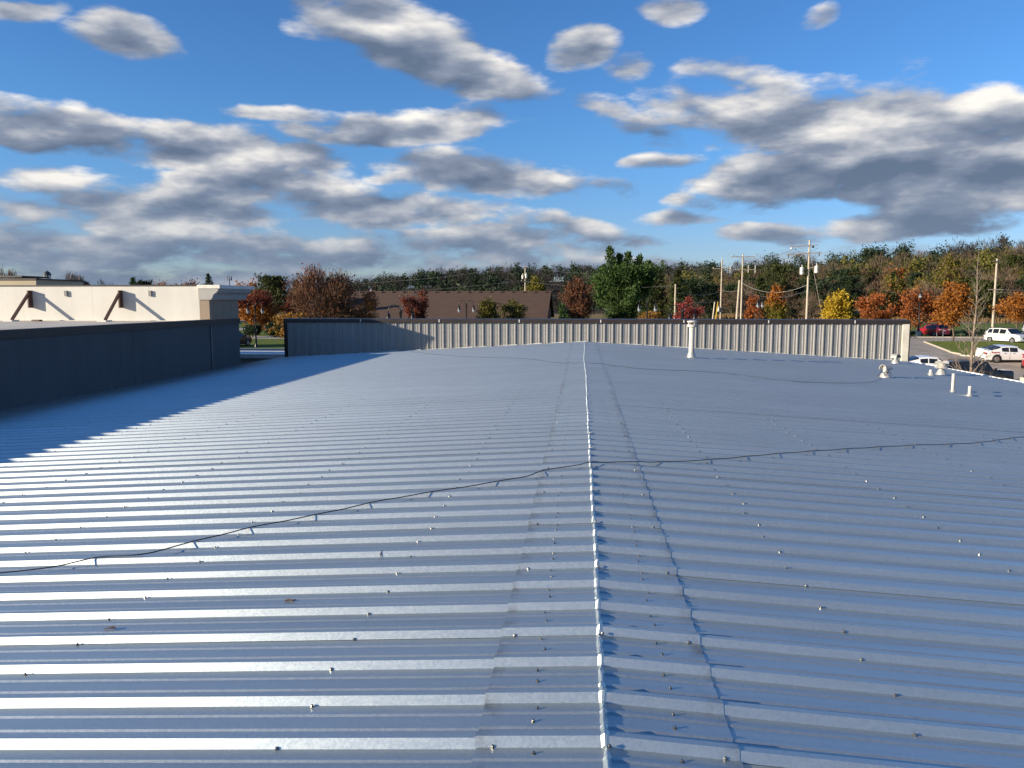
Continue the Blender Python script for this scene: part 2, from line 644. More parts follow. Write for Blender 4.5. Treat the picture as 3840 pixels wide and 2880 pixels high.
# torn white flashing where the roof meets the parapet
for k in range(npp):
    x0, x1 = PXL + 0.1 + 3 * RIB * k, PXL + 0.1 + 3 * RIB * (k + 1) - random.uniform(0.03, 0.5)
    z0, z1 = roof_z(x0), roof_z(x1)
    a, b = random.uniform(0.004, 0.016), random.uniform(0.008, 0.028)
    mb = MB().add([(x0, Y1 - 0.10, z0 + 0.036), (x1, Y1 - 0.09, z1 + 0.036), (x1, Y1 - 0.050, z1 + 0.035 + b), (x0, Y1 - 0.050, z0 + 0.035 + a)], [(0, 1, 2, 3)])
    to_shop(mb.build('base_flashing', M_WHITE, fix=False))
# walls under the roof, gutter and eave strip
M_STUC = mat('tan_stucco', (0.36, 0.31, 0.25), 0.9, bump=0.3)
to_shop(MB().box(XR - 0.28, XR - 0.06, Y0 + 0.1, Y1, 0, roof_z(XR) - 0.06).build('side_wall', M_STUC))
to_shop(MB().box(XL + 0.012, XL + 0.22, Y0 + 0.1, Y1, 0, roof_z(XL) - 0.06).build('side_wall', M_STUC))
zb = roof_z(XL) - 0.08
to_shop(MB().prism([(XL + 0.23, 0), (XR - 0.29, 0), (XR - 0.29, zb), (RX, RZ - 0.06), (XL + 0.23, zb)], 'y', Y0 + 0.1, Y0 + 0.3).build('rear_wall', M_STUC))
ze = roof_z(XR + 0.05)
gut = MB()
prof = [(XR - 0.05, ze - 0.012), (XR + 0.02, ze - 0.012), (XR + 0.02, ze - 0.10), (XR + 0.13, ze - 0.10), (XR + 0.14, ze + 0.004), (XR + 0.175, ze + 0.004), (XR + 0.16, ze - 0.12), (XR - 0.05, ze - 0.12)]
gut.prism(prof, 'y', Y0, Y1 + 0.3)
to_shop(gut.build('gutter', mat('white_gutter', (0.78, 0.77, 0.73), 0.4, var=0.06)))

# foam closures and white drip strip along the right eave, a piece per sheet
for k in range(npan):
    y = YR0 + 3 * RIB * k
    h = random.uniform(0.034, 0.05)
    to_shop(MB().box(XR + 0.072, XR + 0.115, y - 0.03, min(y + 3 * RIB - 0.034, Y1 - 0.02), ze + 0.006, ze + h).build('eave_closure', MATS['white_gutter']))

# ------------------------------------------------------------------ ground
def smooth(a, b, x):
    t_ = np.clip((x - a) / (b - a), 0, 1)
    return t_ * t_ * (3 - 2 * t_)


def terrain(x, y):
    """ground height: flat by the shops, a long wooded hill to the right, a farther ridge ahead"""
    x, y = np.asarray(x, float), np.asarray(y, float)
    r = np.hypot(x, y)
    az = np.degrees(np.arctan2(x, y))
    crest = np.interp(az, [-4, 2, 6, 10, 15, 22, 28, 45, 80, 100], [0, 1.0, 6, 8.5, 11.5, 14.5, 17, 19, 18, 0])
    near = crest * smooth(205, 370, r) * (1 - 0.5 * smooth(420, 700, r))
    crest2 = np.interp(az, [-40, -24, -19, -16, -12, -6, 0, 8, 30, 60], [0, 0, 3, 9, 16, 19, 21, 22, 22, 0])
    far = crest2 * smooth(430, 640, r) * (1 - 0.6 * smooth(760, 1100, r))
    dip = -1.2 * smooth(12.4, 16.5, x) * (1 - smooth(60, 80, y)) * smooth(-60, -40, y) * (1 - smooth(140, 180, x))    # the lot falls away towards the shop
    return np.maximum(near, far) + dip


def ground_material():
    m = bpy.data.materials.new('ground_grass')
    m.use_nodes = True
    t = NT(m.node_tree)
    b = t.n['Principled BSDF']
    g = t.new('ShaderNodeNewGeometry').outputs['Position']
    x, y, z = t.xyz(g)
    n1 = t.noise(g, 0.05, 6, 0.6)
    n2 = t.noise(g, 1.4, 5, 0.7)
    lawn = t.ramp(n2, [(0.3, (0.07, 0.12, 0.02)), (0.7, (0.15, 0.18, 0.04))])
    field = t.ramp(n2, [(0.3, (0.15, 0.11, 0.045)), (0.7, (0.27, 0.20, 0.09))])
    wood = t.ramp(n2, [(0.3, (0.030, 0.026, 0.014)), (0.7, (0.075, 0.055, 0.030))])
    r = t.vmath('LENGTH', t.vmath('MULTIPLY', g, (1, 1, 0)))
    rr = t.math('MULTIPLY_ADD', n1, 30.0, r)
    c = t.mix(t.maprange(rr, 222, 228, 0, 1), lawn, field)
    c = t.mix(t.maprange(rr, 285, 292, 0, 1), c, wood)
    t.put(b.inputs['Base Color'], c)
    b.inputs['Roughness'].default_value = 0.95
    b.inputs['Specular IOR Level'].default_value = 0.15
    bp = t.new('ShaderNodeBump')
    bp.inputs['Strength'].default_value = 0.6
    bp.inputs['Distance'].default_value = 0.08
    t.put(bp.inputs['Height'], t.noise(g, 9.0, 4, 0.7))
    t.l.new(bp.outputs[0], b.inputs['Normal'])
    return m


def axis_pts(lim, near, step):
    a = list(np.arange(-near, near + 1, step))
    q = near
    while q < lim:
        q = min(lim, q * 1.25 + 5)
        a.append(q)
        a.insert(0, -q)
    return np.array(a)


gx = np.unique(np.concatenate([axis_pts(4500, 760, 20.0), np.arange(8, 24, 1.0), np.arange(130, 190, 5.0)]))
gy = np.unique(np.concatenate([axis_pts(4500, 820, 20.0), np.arange(54, 114, 1.5), np.arange(-64, -36, 4.0)]))
X, Y = np.meshgrid(gx, gy)
Z = terrain(X, Y) - 0.25 * ((X > 13.4) & (X < 138) & (Y > -28) & (Y < 107.5))
nv = X.shape[1]
mb = MB()
mb.v = list(zip(X.ravel().tolist(), Y.ravel().tolist(), Z.ravel().tolist()))
mb.f = [(j * nv + i, j * nv + i + 1, (j + 1) * nv + i + 1, (j + 1) * nv + i) for j in range(X.shape[0] - 1) for i in range(nv - 1)]
tag(mb.build('ground', ground_material(), smooth=True, fix=False), kind='structure')


def flat(name, poly, z, m, kind='structure', label=None):
    o = MB().add([(x, y, z + float(terrain(x, y))) for x, y in poly], [tuple(range(len(poly)))]).build(name, m, fix=False)
    o.data.update()
    if o.data.polygons[0].normal.z < 0:
        o.data.flip_normals()
    return tag(o, label, kind=kind)


M_ASPH = mat('asphalt', (0.34, 0.29, 0.23), 0.85, var=0.22, scale=0.6, bump=0.4, bscale=60)
M_ROAD = mat('road_asphalt', (0.36, 0.33, 0.29), 0.85, var=0.15, scale=0.3)
M_CONC = mat('concrete', (0.46, 0.41, 0.32), 0.85, var=0.16, scale=3, bump=0.3)
M_LAWN = mat('island_lawn', (0.15, 0.18, 0.03), 0.95, var=0.4, scale=2.2, bump=0.8, bscale=12, spec=0.1)
M_PAINT = mat('line_paint', (0.68, 0.67, 0.62), 0.7, var=0.15, scale=6)
lot = MB()
lx = np.array([12.6, 13.4, 14.2, 15.0, 15.8, 16.6, 18, 22, 30, 40.5, 44.2, 60, 90, 140])
ly = np.concatenate([[-30, -10, 10, 30, 50, 58], np.arange(60, 82, 1.5), [90, 100, 108.6]])
for yy in ly:
    lot.v += [(xx, yy, float(terrain(xx, yy)) + 0.012) for xx in lx]
lot.f = [(j * len(lx) + i, j * len(lx) + i + 1, (j + 1) * len(lx) + i + 1, (j + 1) * len(lx) + i) for j in range(len(ly) - 1) for i in range(len(lx) - 1)]
tag(lot.build('parking_lot', M_ASPH, smooth=True, fix=False), kind='structure')
rd = MB()
for k in range(25):
    xx = -330 + 20 * k
    rd.v += [(xx, 177 - 0.004 * xx, float(terrain(xx, 177 - 0.004 * xx)) + 0.04), (xx, 200 - 0.006 * xx, float(terrain(xx, 200 - 0.006 * xx)) + 0.04)]
rd.f = [(2 * k, 2 * k + 2, 2 * k + 3, 2 * k + 1) for k in range(24)]
tag(rd.build('road', M_ROAD, fix=False), kind='structure')
flat('side_road', [(-140, 126), (-46, 126.5), (-20, 128), (-20, 137), (-140, 137)], 0.016, M_ROAD)
flat('drive', [(-140, 97.5), (10, 97.5), (10, 105), (-140, 105)], 0.016, M_ROAD)
flat('forecourt', [(-90, 36.3), (12.5, 36.3), (12.5, 78), (-90, 78)], 0.012, M_ASPH)


def kerb(name, pts, m=M_CONC, w=0.16, h=0.14, parent=None):
    """kerb stones laid along a line, each a stone of its own"""
    e = tag(empty(name, (pts[0][0], pts[0][1], 0)), kind='structure')
    for (x0, y0), (x1, y1) in zip(pts[:-1], pts[1:]):
        L_ = math.hypot(x1 - x0, y1 - y0)
        n_ = max(1, round(L_ / 1.8))
        a = math.atan2(y1 - y0, x1 - x0)
        for k in range(n_):
            s0, s1 = L_ * k / n_ + 0.012, L_ * (k + 1) / n_ - 0.012
            me = MB().prism([(0, 0.0), (w, 0.0), (w, h), (w * 0.85, h + 0.012), (0.03, h + 0.012), (0, h - 0.02)], 'x', s0, s1).mesh('kerb_stone', m)
            xm, ym = x0 + (x1 - x0) * (k + 0.5) / n_, y0 + (y1 - y0) * (k + 0.5) / n_
            o = link('kerb_stone', me, e, (x0 - pts[0][0], y0 - pts[0][1], float(terrain(xm, ym))), (0, 0, a))
    return e


ISL = [(36.1, 74.3), (35.4, 75.6), (35.6, 78.2), (36.2, 80.2), (41.0, 96.6), (60, 98.5), (60, 80.2), (60, 78.6)]
flat('lawn_island', ISL, 0.125, M_LAWN)
kerb('island_kerb', [(41.0, 96.6), (35.6, 78.2), (35.4, 75.6), (36.1, 74.3), (60, 78.6)])
kerb('lot_kerb', [(80, 108.7), (44.2, 108.7), (40.5, 109.7), (18, 109.7)])
for k in range(9):
    x0 = 49 + 2.9 * k
    flat('parking_line', [(x0, 103.5), (x0 + 0.12, 103.5), (x0 + 0.12, 108.3), (x0, 108.3)], 0.017, M_PAINT)
for k in range(5):
    x0 = 15.5
    y0 = 36 + 3.9 * k
    flat('parking_line', [(x0, y0), (x0 + 5, y0 - 1.7), (x0 + 5, y0 - 1.58), (x0, y0 + 0.12)], 0.017, M_PAINT)

# ------------------------------------------------------------------ neighbouring stucco building on the left
WX, WT = -11.72, 4.335
nb = empty('stucco_shop', (-28, 12, 0), 0, 'flat roofed neighbour building with dark side wall and braced cream parapet', 'building')


def to_nb(o):
    o.parent = nb
    o.location = Vector(o.location) - Vector((-28, 12, 0))
    return o


def wall_material(name, c, seam, step_axis='y'):
    m = bpy.data.materials.new(name)
    m.use_nodes = True
    t = NT(m.node_tree)
    b = t.n['Principled BSDF']
    g = t.new('ShaderNodeNewGeometry').outputs['Position']
    big = t.noise(g, 0.7, 5, 0.6)
    streak = t.noise(t.vmath('MULTIPLY', g, (3.0, 3.0, 0.25)), 1.0, 5, 0.6)
    f = t.math('MULTIPLY_ADD', big, 0.5, t.math('MULTIPLY', streak, 0.5))
    lo = tuple(k * seam for k in c)
    t.put(b.inputs['Base Color'], t.ramp(f, [(0.33, lo), (0.56, c)]))
    b.inputs['Roughness'].default_value = 0.9
    bp = t.new('ShaderNodeBump')
    bp.inputs['Strength'].default_value = 0.35
    bp.inputs['Distance'].default_value = 0.01
    t.put(bp.inputs['Height'], t.noise(g, 45, 5, 0.7))
    t.l.new(bp.outputs[0], b.inputs['Normal'])
    return m


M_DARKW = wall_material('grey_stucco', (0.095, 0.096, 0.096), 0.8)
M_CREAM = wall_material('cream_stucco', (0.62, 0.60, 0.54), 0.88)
M_GREYC = wall_material('grey_cornice', (0.40, 0.385, 0.36), 0.85)
M_TAN = wall_material('tan_render', (0.30, 0.235, 0.17), 0.85)
M_MEMB = mat('roof_membrane', (0.50, 0.46, 0.39), 0.9, var=0.2, scale=0.9, bump=0.2)
# side wall in panels divided by control joints
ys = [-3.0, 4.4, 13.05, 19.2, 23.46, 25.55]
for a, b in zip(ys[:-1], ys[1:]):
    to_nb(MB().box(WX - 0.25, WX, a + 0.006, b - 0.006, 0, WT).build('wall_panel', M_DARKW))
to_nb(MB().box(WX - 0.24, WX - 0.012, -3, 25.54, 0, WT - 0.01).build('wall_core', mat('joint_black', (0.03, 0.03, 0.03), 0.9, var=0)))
for a, b in ((-3.0, 3.1), (3.1, 9.2), (9.2, 15.3), (15.3, 21.4), (21.4, 25.58)):
    to_nb(MB().prism([(WX - 0.30, WT - 0.02), (WX - 0.30, WT + 0.06), (WX + 0.035, WT + 0.065), (WX + 0.035, WT - 0.115), (WX + 0.003, WT - 0.115), (WX + 0.003, WT + 0.003), (WX - 0.27, WT + 0.003), (WX - 0.27, WT - 0.02)], 'y', a + 0.003, b - 0.003).build('wall_coping', M_BROWN))
to_nb(MB().box(-50, WX - 0.31, -3, 25.86, WT - 0.25, WT - 0.05).build('roof_deck', M_MEMB))
to_nb(MB().tube([(WX + 0.03, 23.47, 2.75), (WX + 0.03, 23.47, WT - 0.13)], 0.022, 8).build('conduit', mat('conduit_grey', (0.22, 0.22, 0.22), 0.5), smooth=True))
to_nb(MB().box(-50, -13.3, 27.9, 28.12, 0, 5.0).build('front_wall', M_TAN))
to_nb(MB().box(-12.9, WX - 0.26, 25.3, 25.54, 0, WT - 0.02).build('return_wall', M_DARKW))
# cream parapet seen from behind, in sheets with thin joints
PY, PZ = 25.86, 5.505
xs = [-50, -42, -34.6, -27.7, -23.8, -19.8, -17.2, -15.1, -13.26]
for a, b in zip(xs[:-1], xs[1:]):
    to_nb(MB().box(a + 0.002, b - 0.002, PY, PY + 0.38, WT - 0.05, PZ).build('parapet_panel', M_CREAM))
to_nb(MB().box(-50, -13.26, PY - 0.04, PY + 0.43, PZ + 0.002, PZ + 0.035).build('parapet_cap', M_BROWN))
to_nb(MB().box(-50, -13.3, PY - 0.2, PY - 0.003, WT - 0.046, WT - 0.03).build('membrane_upstand', mat('white_membrane', (0.70, 0.66, 0.58), 0.8, var=0.15)))
# end pier with stepped cornice
to_nb(MB().box(-13.258, -12.90, PY - 0.02, 28.11, 0, 5.022).build('end_pier', M_TAN))
cp = [(-13.26, 5.024), (-12.80, 5.024), (-12.80, 5.077), (-12.76, 5.077), (-12.75, 5.143), (-12.71, 5.21), (-12.65, 5.253), (-12.60, 5.27), (-12.60, 5.315), (-12.55, 5.315), (-12.55, 5.41), (-13.26, 5.41)]
to_nb(MB().prism(cp, 'y', PY - 0.06, 28.55).build('cornice', M_GREYC))
to_nb(MB().box(-13.29, -12.47, PY - 0.09, 28.66, 5.412, 5.535).build('cornice_slab', mat('cornice_slab', (0.72, 0.68, 0.60), 0.8)))
cp2 = [(28.122, 5.024), (28.22, 5.024), (28.24, 5.13), (28.37, 5.25), (28.55, 5.315), (28.55, 5.41), (28.122, 5.41)]
to_nb(MB().prism(cp2, 'x', -50, -13.262).build('front_cornice', M_GREYC))
to_nb(MB().box(-50, -13.3, 28.0, 28.66, 5.412, 5.50).build('front_cornice_slab', M_GREYC))
# steel braces
M_STEEL = mat('brown_steel', (0.075, 0.034, 0.022), 0.55, var=0.25, scale=4)
M_PAD = mat('white_pad', (0.66, 0.62, 0.54), 0.7)
for bx in (-19.45, -16.08, -22.8, -26.2):
    by = PY - 1.08
    b = to_nb(MB().tube([(bx, by + 0.02, WT), (bx, PY - 0.11, 5.30)], 0.055, 4).build('brace', M_STEEL))
    MB().box(bx - 0.022, bx + 0.022, PY - 0.22, PY - 0.002, 4.74, 5.35).build('brace_plate', M_STEEL, b)
    MB().box(bx - 0.16, bx + 0.16, by - 0.19, by + 0.17, WT - 0.048, WT).build('brace_pad', M_PAD, b)
for bx in (-18.1, -14.98, -21.5):
    to_nb(MB().box(bx - 0.10, bx, PY - 0.065, PY - 0.001, 5.15, 5.34).build('junction_box', mat('grey_box', (0.20, 0.19, 0.18), 0.5)))
to_nb(MB().box(-18.7, -18.42, 24.75, 24.92, WT - 0.045, WT + 0.01).build('roof_scrap', M_STEEL))

# lower canopy seen through the gap
cn = empty('walkway_canopy', (-20, 33.5, 0), 0, 'low flat walkway canopy with pale top beyond the gap between parapets', 'canopy')


def to(e, o):
    o.parent = e
    o.location = Vector(o.location) - Vector(e.location)
    return o


to(cn, MB().box(-40, 11.0, 31.6, 33.9, 2.55, 2.72).build('canopy_roof', mat('canopy_white', (0.62, 0.62, 0.60), 0.6)))
to(cn, MB().box(-40, 11.0, 31.75, 31.95, 1.6, 2.548).build('fascia', mat('canopy_fascia', (0.33, 0.34, 0.35), 0.6)))
for k in range(9):
    x0 = -39 + 6 * k
    to(cn, MB().box(x0, x0 + 0.3, 33.3, 33.6, 0, 2.548).build('column', M_STUC))

# ------------------------------------------------------------------ cables lying on the roof
def roof_top(x, y):
    """height of the sheet's highest point near y: cables ride on the ribs"""
    c = (y - YR0) / RIB
    d_ = abs(c - round(c)) * RIB
    return roof_z(x) + (0.034 if d_ < 0.03 else 0.034 - 0.006 * min(1, (d_ - 0.03) / 0.11))


def cable(name, pts, r, label):
    pts = [Vector((x, y, 0)) for x, y in pts]
    line = []
    for i in range(len(pts) - 1):
        p0, p1, p2, p3 = pts[max(i - 1, 0)], pts[i], pts[i + 1], pts[min(i + 2, len(pts) - 1)]
        n_ = max(4, int((p2 - p1).length / 0.035))
        for k in range(n_):
            t_ = k / n_
            q = 0.5 * ((2 * p1) + (p2 - p0) * t_ + (2 * p0 - 5 * p1 + 4 * p2 - p3) * t_ ** 2 + (3 * p1 - p0 - 3 * p2 + p3) * t_ ** 3)
            z = roof_top(q.x, q.y) + r + 0.002
            if abs(q.x - RX) < 0.5:
                z += 0.012
            if abs(q.x - RX) < 0.06:
                z = max(z, RZ + 0.056 + r)
            line.append((q.x, q.y, z))
    zs = np.convolve(np.pad([p[2] for p in line], 2, mode='edge'), [0.15, 0.2, 0.3, 0.2, 0.15], 'valid')
    line = [(p[0], p[1], max(z, p[2] - 0.002)) for p, z in zip(line, zs)]
    return tag(MB().tube(line, r, 6).build(name, M_BLACK, smooth=True), label, 'cable')


cable('cable', [(-4.6, 4.15), (-3.69, 4.45), (-3.41, 4.56), (-3.2, 4.72), (-2.92, 4.76), (-2.74, 4.97), (-2.4, 5.34), (-2.0, 5.65), (-1.57, 6.03), (-1.09, 6.32), (-0.57, 6.63), (-0.28, 6.89), (-0.04, 7.04), (0.1, 7.09), (0.44, 7.29), (0.84, 7.48), (1.38, 7.81), (2.06, 8.32), (2.76, 8.8), (3.92, 9.53), (4.97, 10.11), (6.06, 11.0), (7.5, 11.9)],
      0.0045, 'thin black cable running diagonally across the near part of the roof and over the ridge')
cable('cable', [(-6.31, 28.05), (-4.55, 25.03), (-3.23, 23.2), (-1.64, 21.53), (-0.53, 19.31), (0.14, 18.81), (0.65, 18.74), (1.32, 18.28), (2.02, 18.35), (2.98, 18.55), (3.61, 18.32), (4.31, 17.68), (5.14, 17.51), (6.6, 18.4), (7.7, 20.4)],
      0.0035, 'thin black cable lying across the far part of the roof towards the vents')

# ------------------------------------------------------------------ vents and pipes on the right slope
M_VENT = mat('vent_metal', (0.45, 0.43, 0.39), 0.42, 0.35, var=0.15, scale=7)
M_PVC = mat('pipe_white', (0.50, 0.47, 0.41), 0.5, var=0.1, scale=5)
M_RUB = mat('grey_boot', (0.17, 0.17, 0.17), 0.8)


def vent_root(name, x, y, label, cat):
    return empty(name, (x, y, roof_z(x) - 0.01), 0, label, cat)


def boot(e, r, h=0.14):
    MB().lathe([(r * 1.9, 0.03), (r * 1.9, 0.045), (r * 1.5, 0.06), (r * 1.3, h * 0.7), (r * 1.06, h)], 18).build('boot', M_VENT, e, smooth='auto')
    return MB().lathe([(r * 1.09, h - 0.035), (r * 1.12, h - 0.03), (r * 1.12, h - 0.012), (r * 1.09, h - 0.008)], 18).build('clamp', M_RUB, e)


tv = vent_root('flue_pipe', 3.3, 23.47, 'tall white flue pipe with flat cap in front of the ribbed parapet', 'flue pipe')
boot(tv, 0.09, 0.2)
MB().lathe([(0.085, 0.02), (0.085, 0.98)], 20).build('pipe', M_PVC, tv, smooth='auto')
MB().lathe([(0.09, 0.42), (0.09, 0.44)], 20).build('pipe_seam', M_PVC, tv, smooth='auto')
MB().lathe([(0.10, 0.95), (0.14, 0.965), (0.145, 1.03), (0.10, 1.04)], 20).build('collar', M_PVC, tv, smooth='auto')
for k in range(4):
    a = k * math.pi / 2 + 0.4
    MB().tube([(0.12 * math.cos(a), 0.12 * math.sin(a), 1.035), (0.12 * math.cos(a), 0.12 * math.sin(a), 1.105)], 0.012, 5).build('cap_strut', M_VENT, tv)
MB().lathe([(0.14, 1.10), (0.155, 1.105), (0.155, 1.14), (0.05, 1.165)], 20).build('cap', M_PVC, tv, smooth='auto')


def hood_vent(x, y, h, r, rz, label, tilt=0.0):
    e = vent_root('hood_vent', x, y, label, 'roof vent')
    MB().lathe([(r * 2.0, 0.03), (r * 1.9, 0.07), (r * 1.45, 0.14), (r * 1.15, h * 0.55), (r, h * 0.62)], 16).build('base', M_VENT, e, smooth='auto')
    MB().lathe([(r, h * 0.55), (r, h)], 16).build('neck', M_VENT, e, smooth='auto')
    MB().lathe([(r * 1.05, h * 0.60), (r * 1.10, h * 0.62), (r * 1.10, h * 0.66), (r * 1.05, h * 0.68)], 16).build('band', M_RUB, e, smooth='auto')
    # barrel hood: half cylinder lying across the neck, open at both ends
    hr, hl = r * 1.7, r * 1.55
    mb = MB()
    n_ = 14
    for rad in (hr, hr - 0.012):
        for q in (-hl, hl):
            for k in range(n_ + 1):
                a = math.pi * (-0.06 + 1.12 * k / n_)
                mb.v.append((q, rad * math.cos(a), h + rad * math.sin(a) * 0.95))
    m_ = n_ + 1
    for k in range(n_):
        mb.f += [(k, k + 1, m_ + k + 1, m_ + k), (2 * m_ + k, 3 * m_ + k, 3 * m_ + k + 1, 2 * m_ + k + 1), (k, 2 * m_ + k, 2 * m_ + k + 1, k + 1), (m_ + k, m_ + k + 1, 3 * m_ + k + 1, 3 * m_ + k)]
    o = mb.build('hood', M_VENT, e, rot=(R(tilt), 0, R(rz)), smooth='auto')
    mb = MB().prism([(hr * 0.9 * math.cos(math.pi * k / 8), h + hr * 0.86 * math.sin(math.pi * k / 8)) for k in range(9)], 'x', -0.01, 0.01)
    mb.build('baffle', M_VENT, e, rot=(R(tilt), 0, R(rz)))
    return e


hood_vent(10.7, 27.27, 0.24, 0.07, -60, 'galvanised barrel hood vent close to the right end of the parapet')
hood_vent(7.84, 20.58, 0.25, 0.07, 25, 'galvanised hood vent with a wire round its neck left of the short pipes')
wire = MB()
wire.tube([(7.60 + 0.36 * k / 12, 20.45 - 0.05 * math.sin(k), roof_z(7.8) + 0.05 + 0.16 * abs(math.sin(k * 0.5))) for k in range(13)], 0.006, 5)
tag(wire.build('loose_wire', M_BLACK, smooth=True), 'loose loop of black wire hanging at the hood vent nearest the ridge', 'wire')

# spun cap vent: cone under an upturned funnel
e = vent_root('funnel_vent', 10.27, 22.93, 'vent with a flared funnel shaped cap near the right eave', 'roof vent')
e.scale = (0.72, 0.72, 0.92)
MB().lathe([(0.21, 0.02), (0.20, 0.06), (0.15, 0.14), (0.10, 0.21), (0.10, 0.26)], 16).build('base', M_VENT, e, smooth='auto')
for k in range(4):
    a = k * math.pi / 2 + 0.3
    MB().tube([(0.10 * math.cos(a), 0.10 * math.sin(a), 0.20), (0.22 * math.cos(a), 0.22 * math.sin(a), 0.275)], 0.012, 5).build('cap_strut', M_VENT, e)
MB().lathe([(0.27, 0.24), (0.28, 0.245), (0.16, 0.31), (0.05, 0.325)], 14).build('skirt', M_VENT, e, smooth='auto')
mb = MB()
for rr_, zz in ((0.10, 0.27), (0.26, 0.42), (0.25, 0.425), (0.09, 0.285)):
    for k in range(14):
        a = 2 * math.pi * k / 14
        if zz > 0.4:
            zk = zz + 0.05 * math.sin(a * 2 + 0.5)
        else:
            zk = zz
        mb.v.append((rr_ * math.cos(a), rr_ * math.sin(a), zk))
for i in range(3):
    for k in range(14):
        mb.f.append((i * 14 + k, i * 14 + (k + 1) % 14, (i + 1) * 14 + (k + 1) % 14, (i + 1) * 14 + k))
mb.build('funnel', M_VENT, e, smooth='auto')

e = vent_root('vent_stub', 9.77, 22.43, 'short tapered vent stub left of the funnel capped vent', 'vent pipe')
e.scale = (0.7, 0.7, 0.85)
MB().lathe([(0.15, 0.02), (0.14, 0.05), (0.10, 0.09), (0.072, 0.20), (0.068, 0.22), (0.05, 0.22)], 16).build('stub', M_VENT, e, smooth='auto')
for x, y, h, lab in ((8.12, 17.55, 0.43, 'tall white plastic vent pipe with a rubber boot, taller of two'),
                     (8.14, 16.85, 0.235, 'short white plastic vent pipe with a rubber boot, the nearest pipe on the roof')):
    e = vent_root('vent_pipe', x, y, lab, 'vent pipe')
    boot(e, 0.036, 0.07)
    mb = MB()
    mb.lathe([(0.034, 0.02), (0.034, h), (0.027, h), (0.027, h - 0.15)], 18)
    mb.build('pipe', M_PVC, e, smooth='auto')

# ------------------------------------------------------------------ vegetation
def leaf_mat(name, stops, trans=0.35, rough=0.6):
    m = bpy.data.materials.new(name)
    m.use_nodes = True
    t = NT(m.node_tree)
    b = t.n['Principled BSDF']
    geo = t.new('ShaderNodeNewGeometry')
    n1 = t.noise(geo.outputs['Position'], 0.55, 3, 0.6)
    f = t.math('ADD', t.math('MULTIPLY', geo.outputs['Random Per Island'], 0.62), t.math('MULTIPLY_ADD', n1, 0.9, -0.26))
    n_ = len(stops)
    c = t.ramp(f, [(k / max(1, n_ - 1), s_) for k, s_ in enumerate(stops)])
    t.put(b.inputs['Base Color'], c)
    b.inputs['Roughness'].default_value = rough
    b.inputs['Specular IOR Level'].default_value = 0.25
    tr = t.new('ShaderNodeBsdfTranslucent')
    t.put(tr.inputs['Color'], c)
    mx = t.new('ShaderNodeMixShader')
    mx.inputs[0].default_value = trans
    t.l.new(b.outputs[0], mx.inputs[1])
    t.l.new(tr.outputs[0], mx.inputs[2])
    t.l.new(mx.outputs[0], t.n['Material Output'].inputs[0])
    return m


M_BARK = mat('bark', (0.095, 0.070, 0.052), 0.9, var=0.35, scale=5, bump=0.5)
M_BARKL = mat('pale_bark', (0.24, 0.185, 0.14), 0.9, var=0.3, scale=6, bump=0.5)
L_RUST = leaf_mat('leaf_rust', [(0.075, 0.022, 0.012), (0.13, 0.040, 0.018), (0.17, 0.065, 0.025), (0.10, 0.045, 0.022)])
L_REDTOP = leaf_mat('leaf_red_top', [(0.09, 0.028, 0.014), (0.16, 0.045, 0.020), (0.19, 0.065, 0.026)])
L_GOLD = leaf_mat('leaf_gold', [(0.16, 0.075, 0.012), (0.30, 0.15, 0.02), (0.38, 0.22, 0.035)])
L_RED = leaf_mat('leaf_red', [(0.10, 0.026, 0.016), (0.19, 0.045, 0.024), (0.15, 0.050, 0.028)])
L_PINK = leaf_mat('leaf_crimson', [(0.16, 0.020, 0.022), (0.28, 0.045, 0.040), (0.34, 0.10, 0.07)])
L_ORANGE = leaf_mat('leaf_orange', [(0.14, 0.045, 0.018), (0.30, 0.085, 0.022), (0.40, 0.135, 0.030), (0.20, 0.050, 0.020)])
L_AMBER = leaf_mat('leaf_amber', [(0.16, 0.052, 0.010), (0.30, 0.10, 0.014), (0.36, 0.15, 0.022), (0.20, 0.05, 0.014)])
L_RUSTO = leaf_mat('leaf_rust_orange', [(0.14, 0.030, 0.010), (0.26, 0.060, 0.014), (0.34, 0.11, 0.02)])
L_YELLOW = leaf_mat('leaf_yellow', [(0.22, 0.15, 0.012), (0.42, 0.28, 0.018), (0.52, 0.36, 0.03), (0.24, 0.20, 0.025)])
L_YELGRN = leaf_mat('leaf_yellow_green', [(0.07, 0.080, 0.012), (0.15, 0.14, 0.018), (0.26, 0.17, 0.02)])
L_OLIVE = leaf_mat('leaf_olive', [(0.065, 0.070, 0.014), (0.13, 0.125, 0.022), (0.19, 0.16, 0.030)])
L_PINE = leaf_mat('leaf_pine', [(0.020, 0.042, 0.014), (0.050, 0.095, 0.022), (0.095, 0.150, 0.034)], 0.2)
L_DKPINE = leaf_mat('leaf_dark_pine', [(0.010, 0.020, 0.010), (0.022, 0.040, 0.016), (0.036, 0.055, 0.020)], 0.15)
L_CEDAR = leaf_mat('leaf_cedar', [(0.022, 0.030, 0.010), (0.048, 0.062, 0.016), (0.085, 0.090, 0.024)], 0.2)
L_TWIG = leaf_mat('twig_brown', [(0.075, 0.050, 0.034), (0.135, 0.092, 0.062), (0.18, 0.125, 0.085)], 0.0, 0.9)
L_TWIGR = leaf_mat('twig_russet', [(0.085, 0.048, 0.032), (0.145, 0.080, 0.050), (0.19, 0.12, 0.07)], 0.0, 0.9)
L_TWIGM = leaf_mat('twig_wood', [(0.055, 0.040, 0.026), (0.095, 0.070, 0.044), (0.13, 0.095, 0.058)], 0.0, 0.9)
L_TWIGD = leaf_mat('twig_dark', [(0.022, 0.020, 0.020), (0.040, 0.034, 0.032), (0.06, 0.046, 0.040)], 0.0, 0.9)


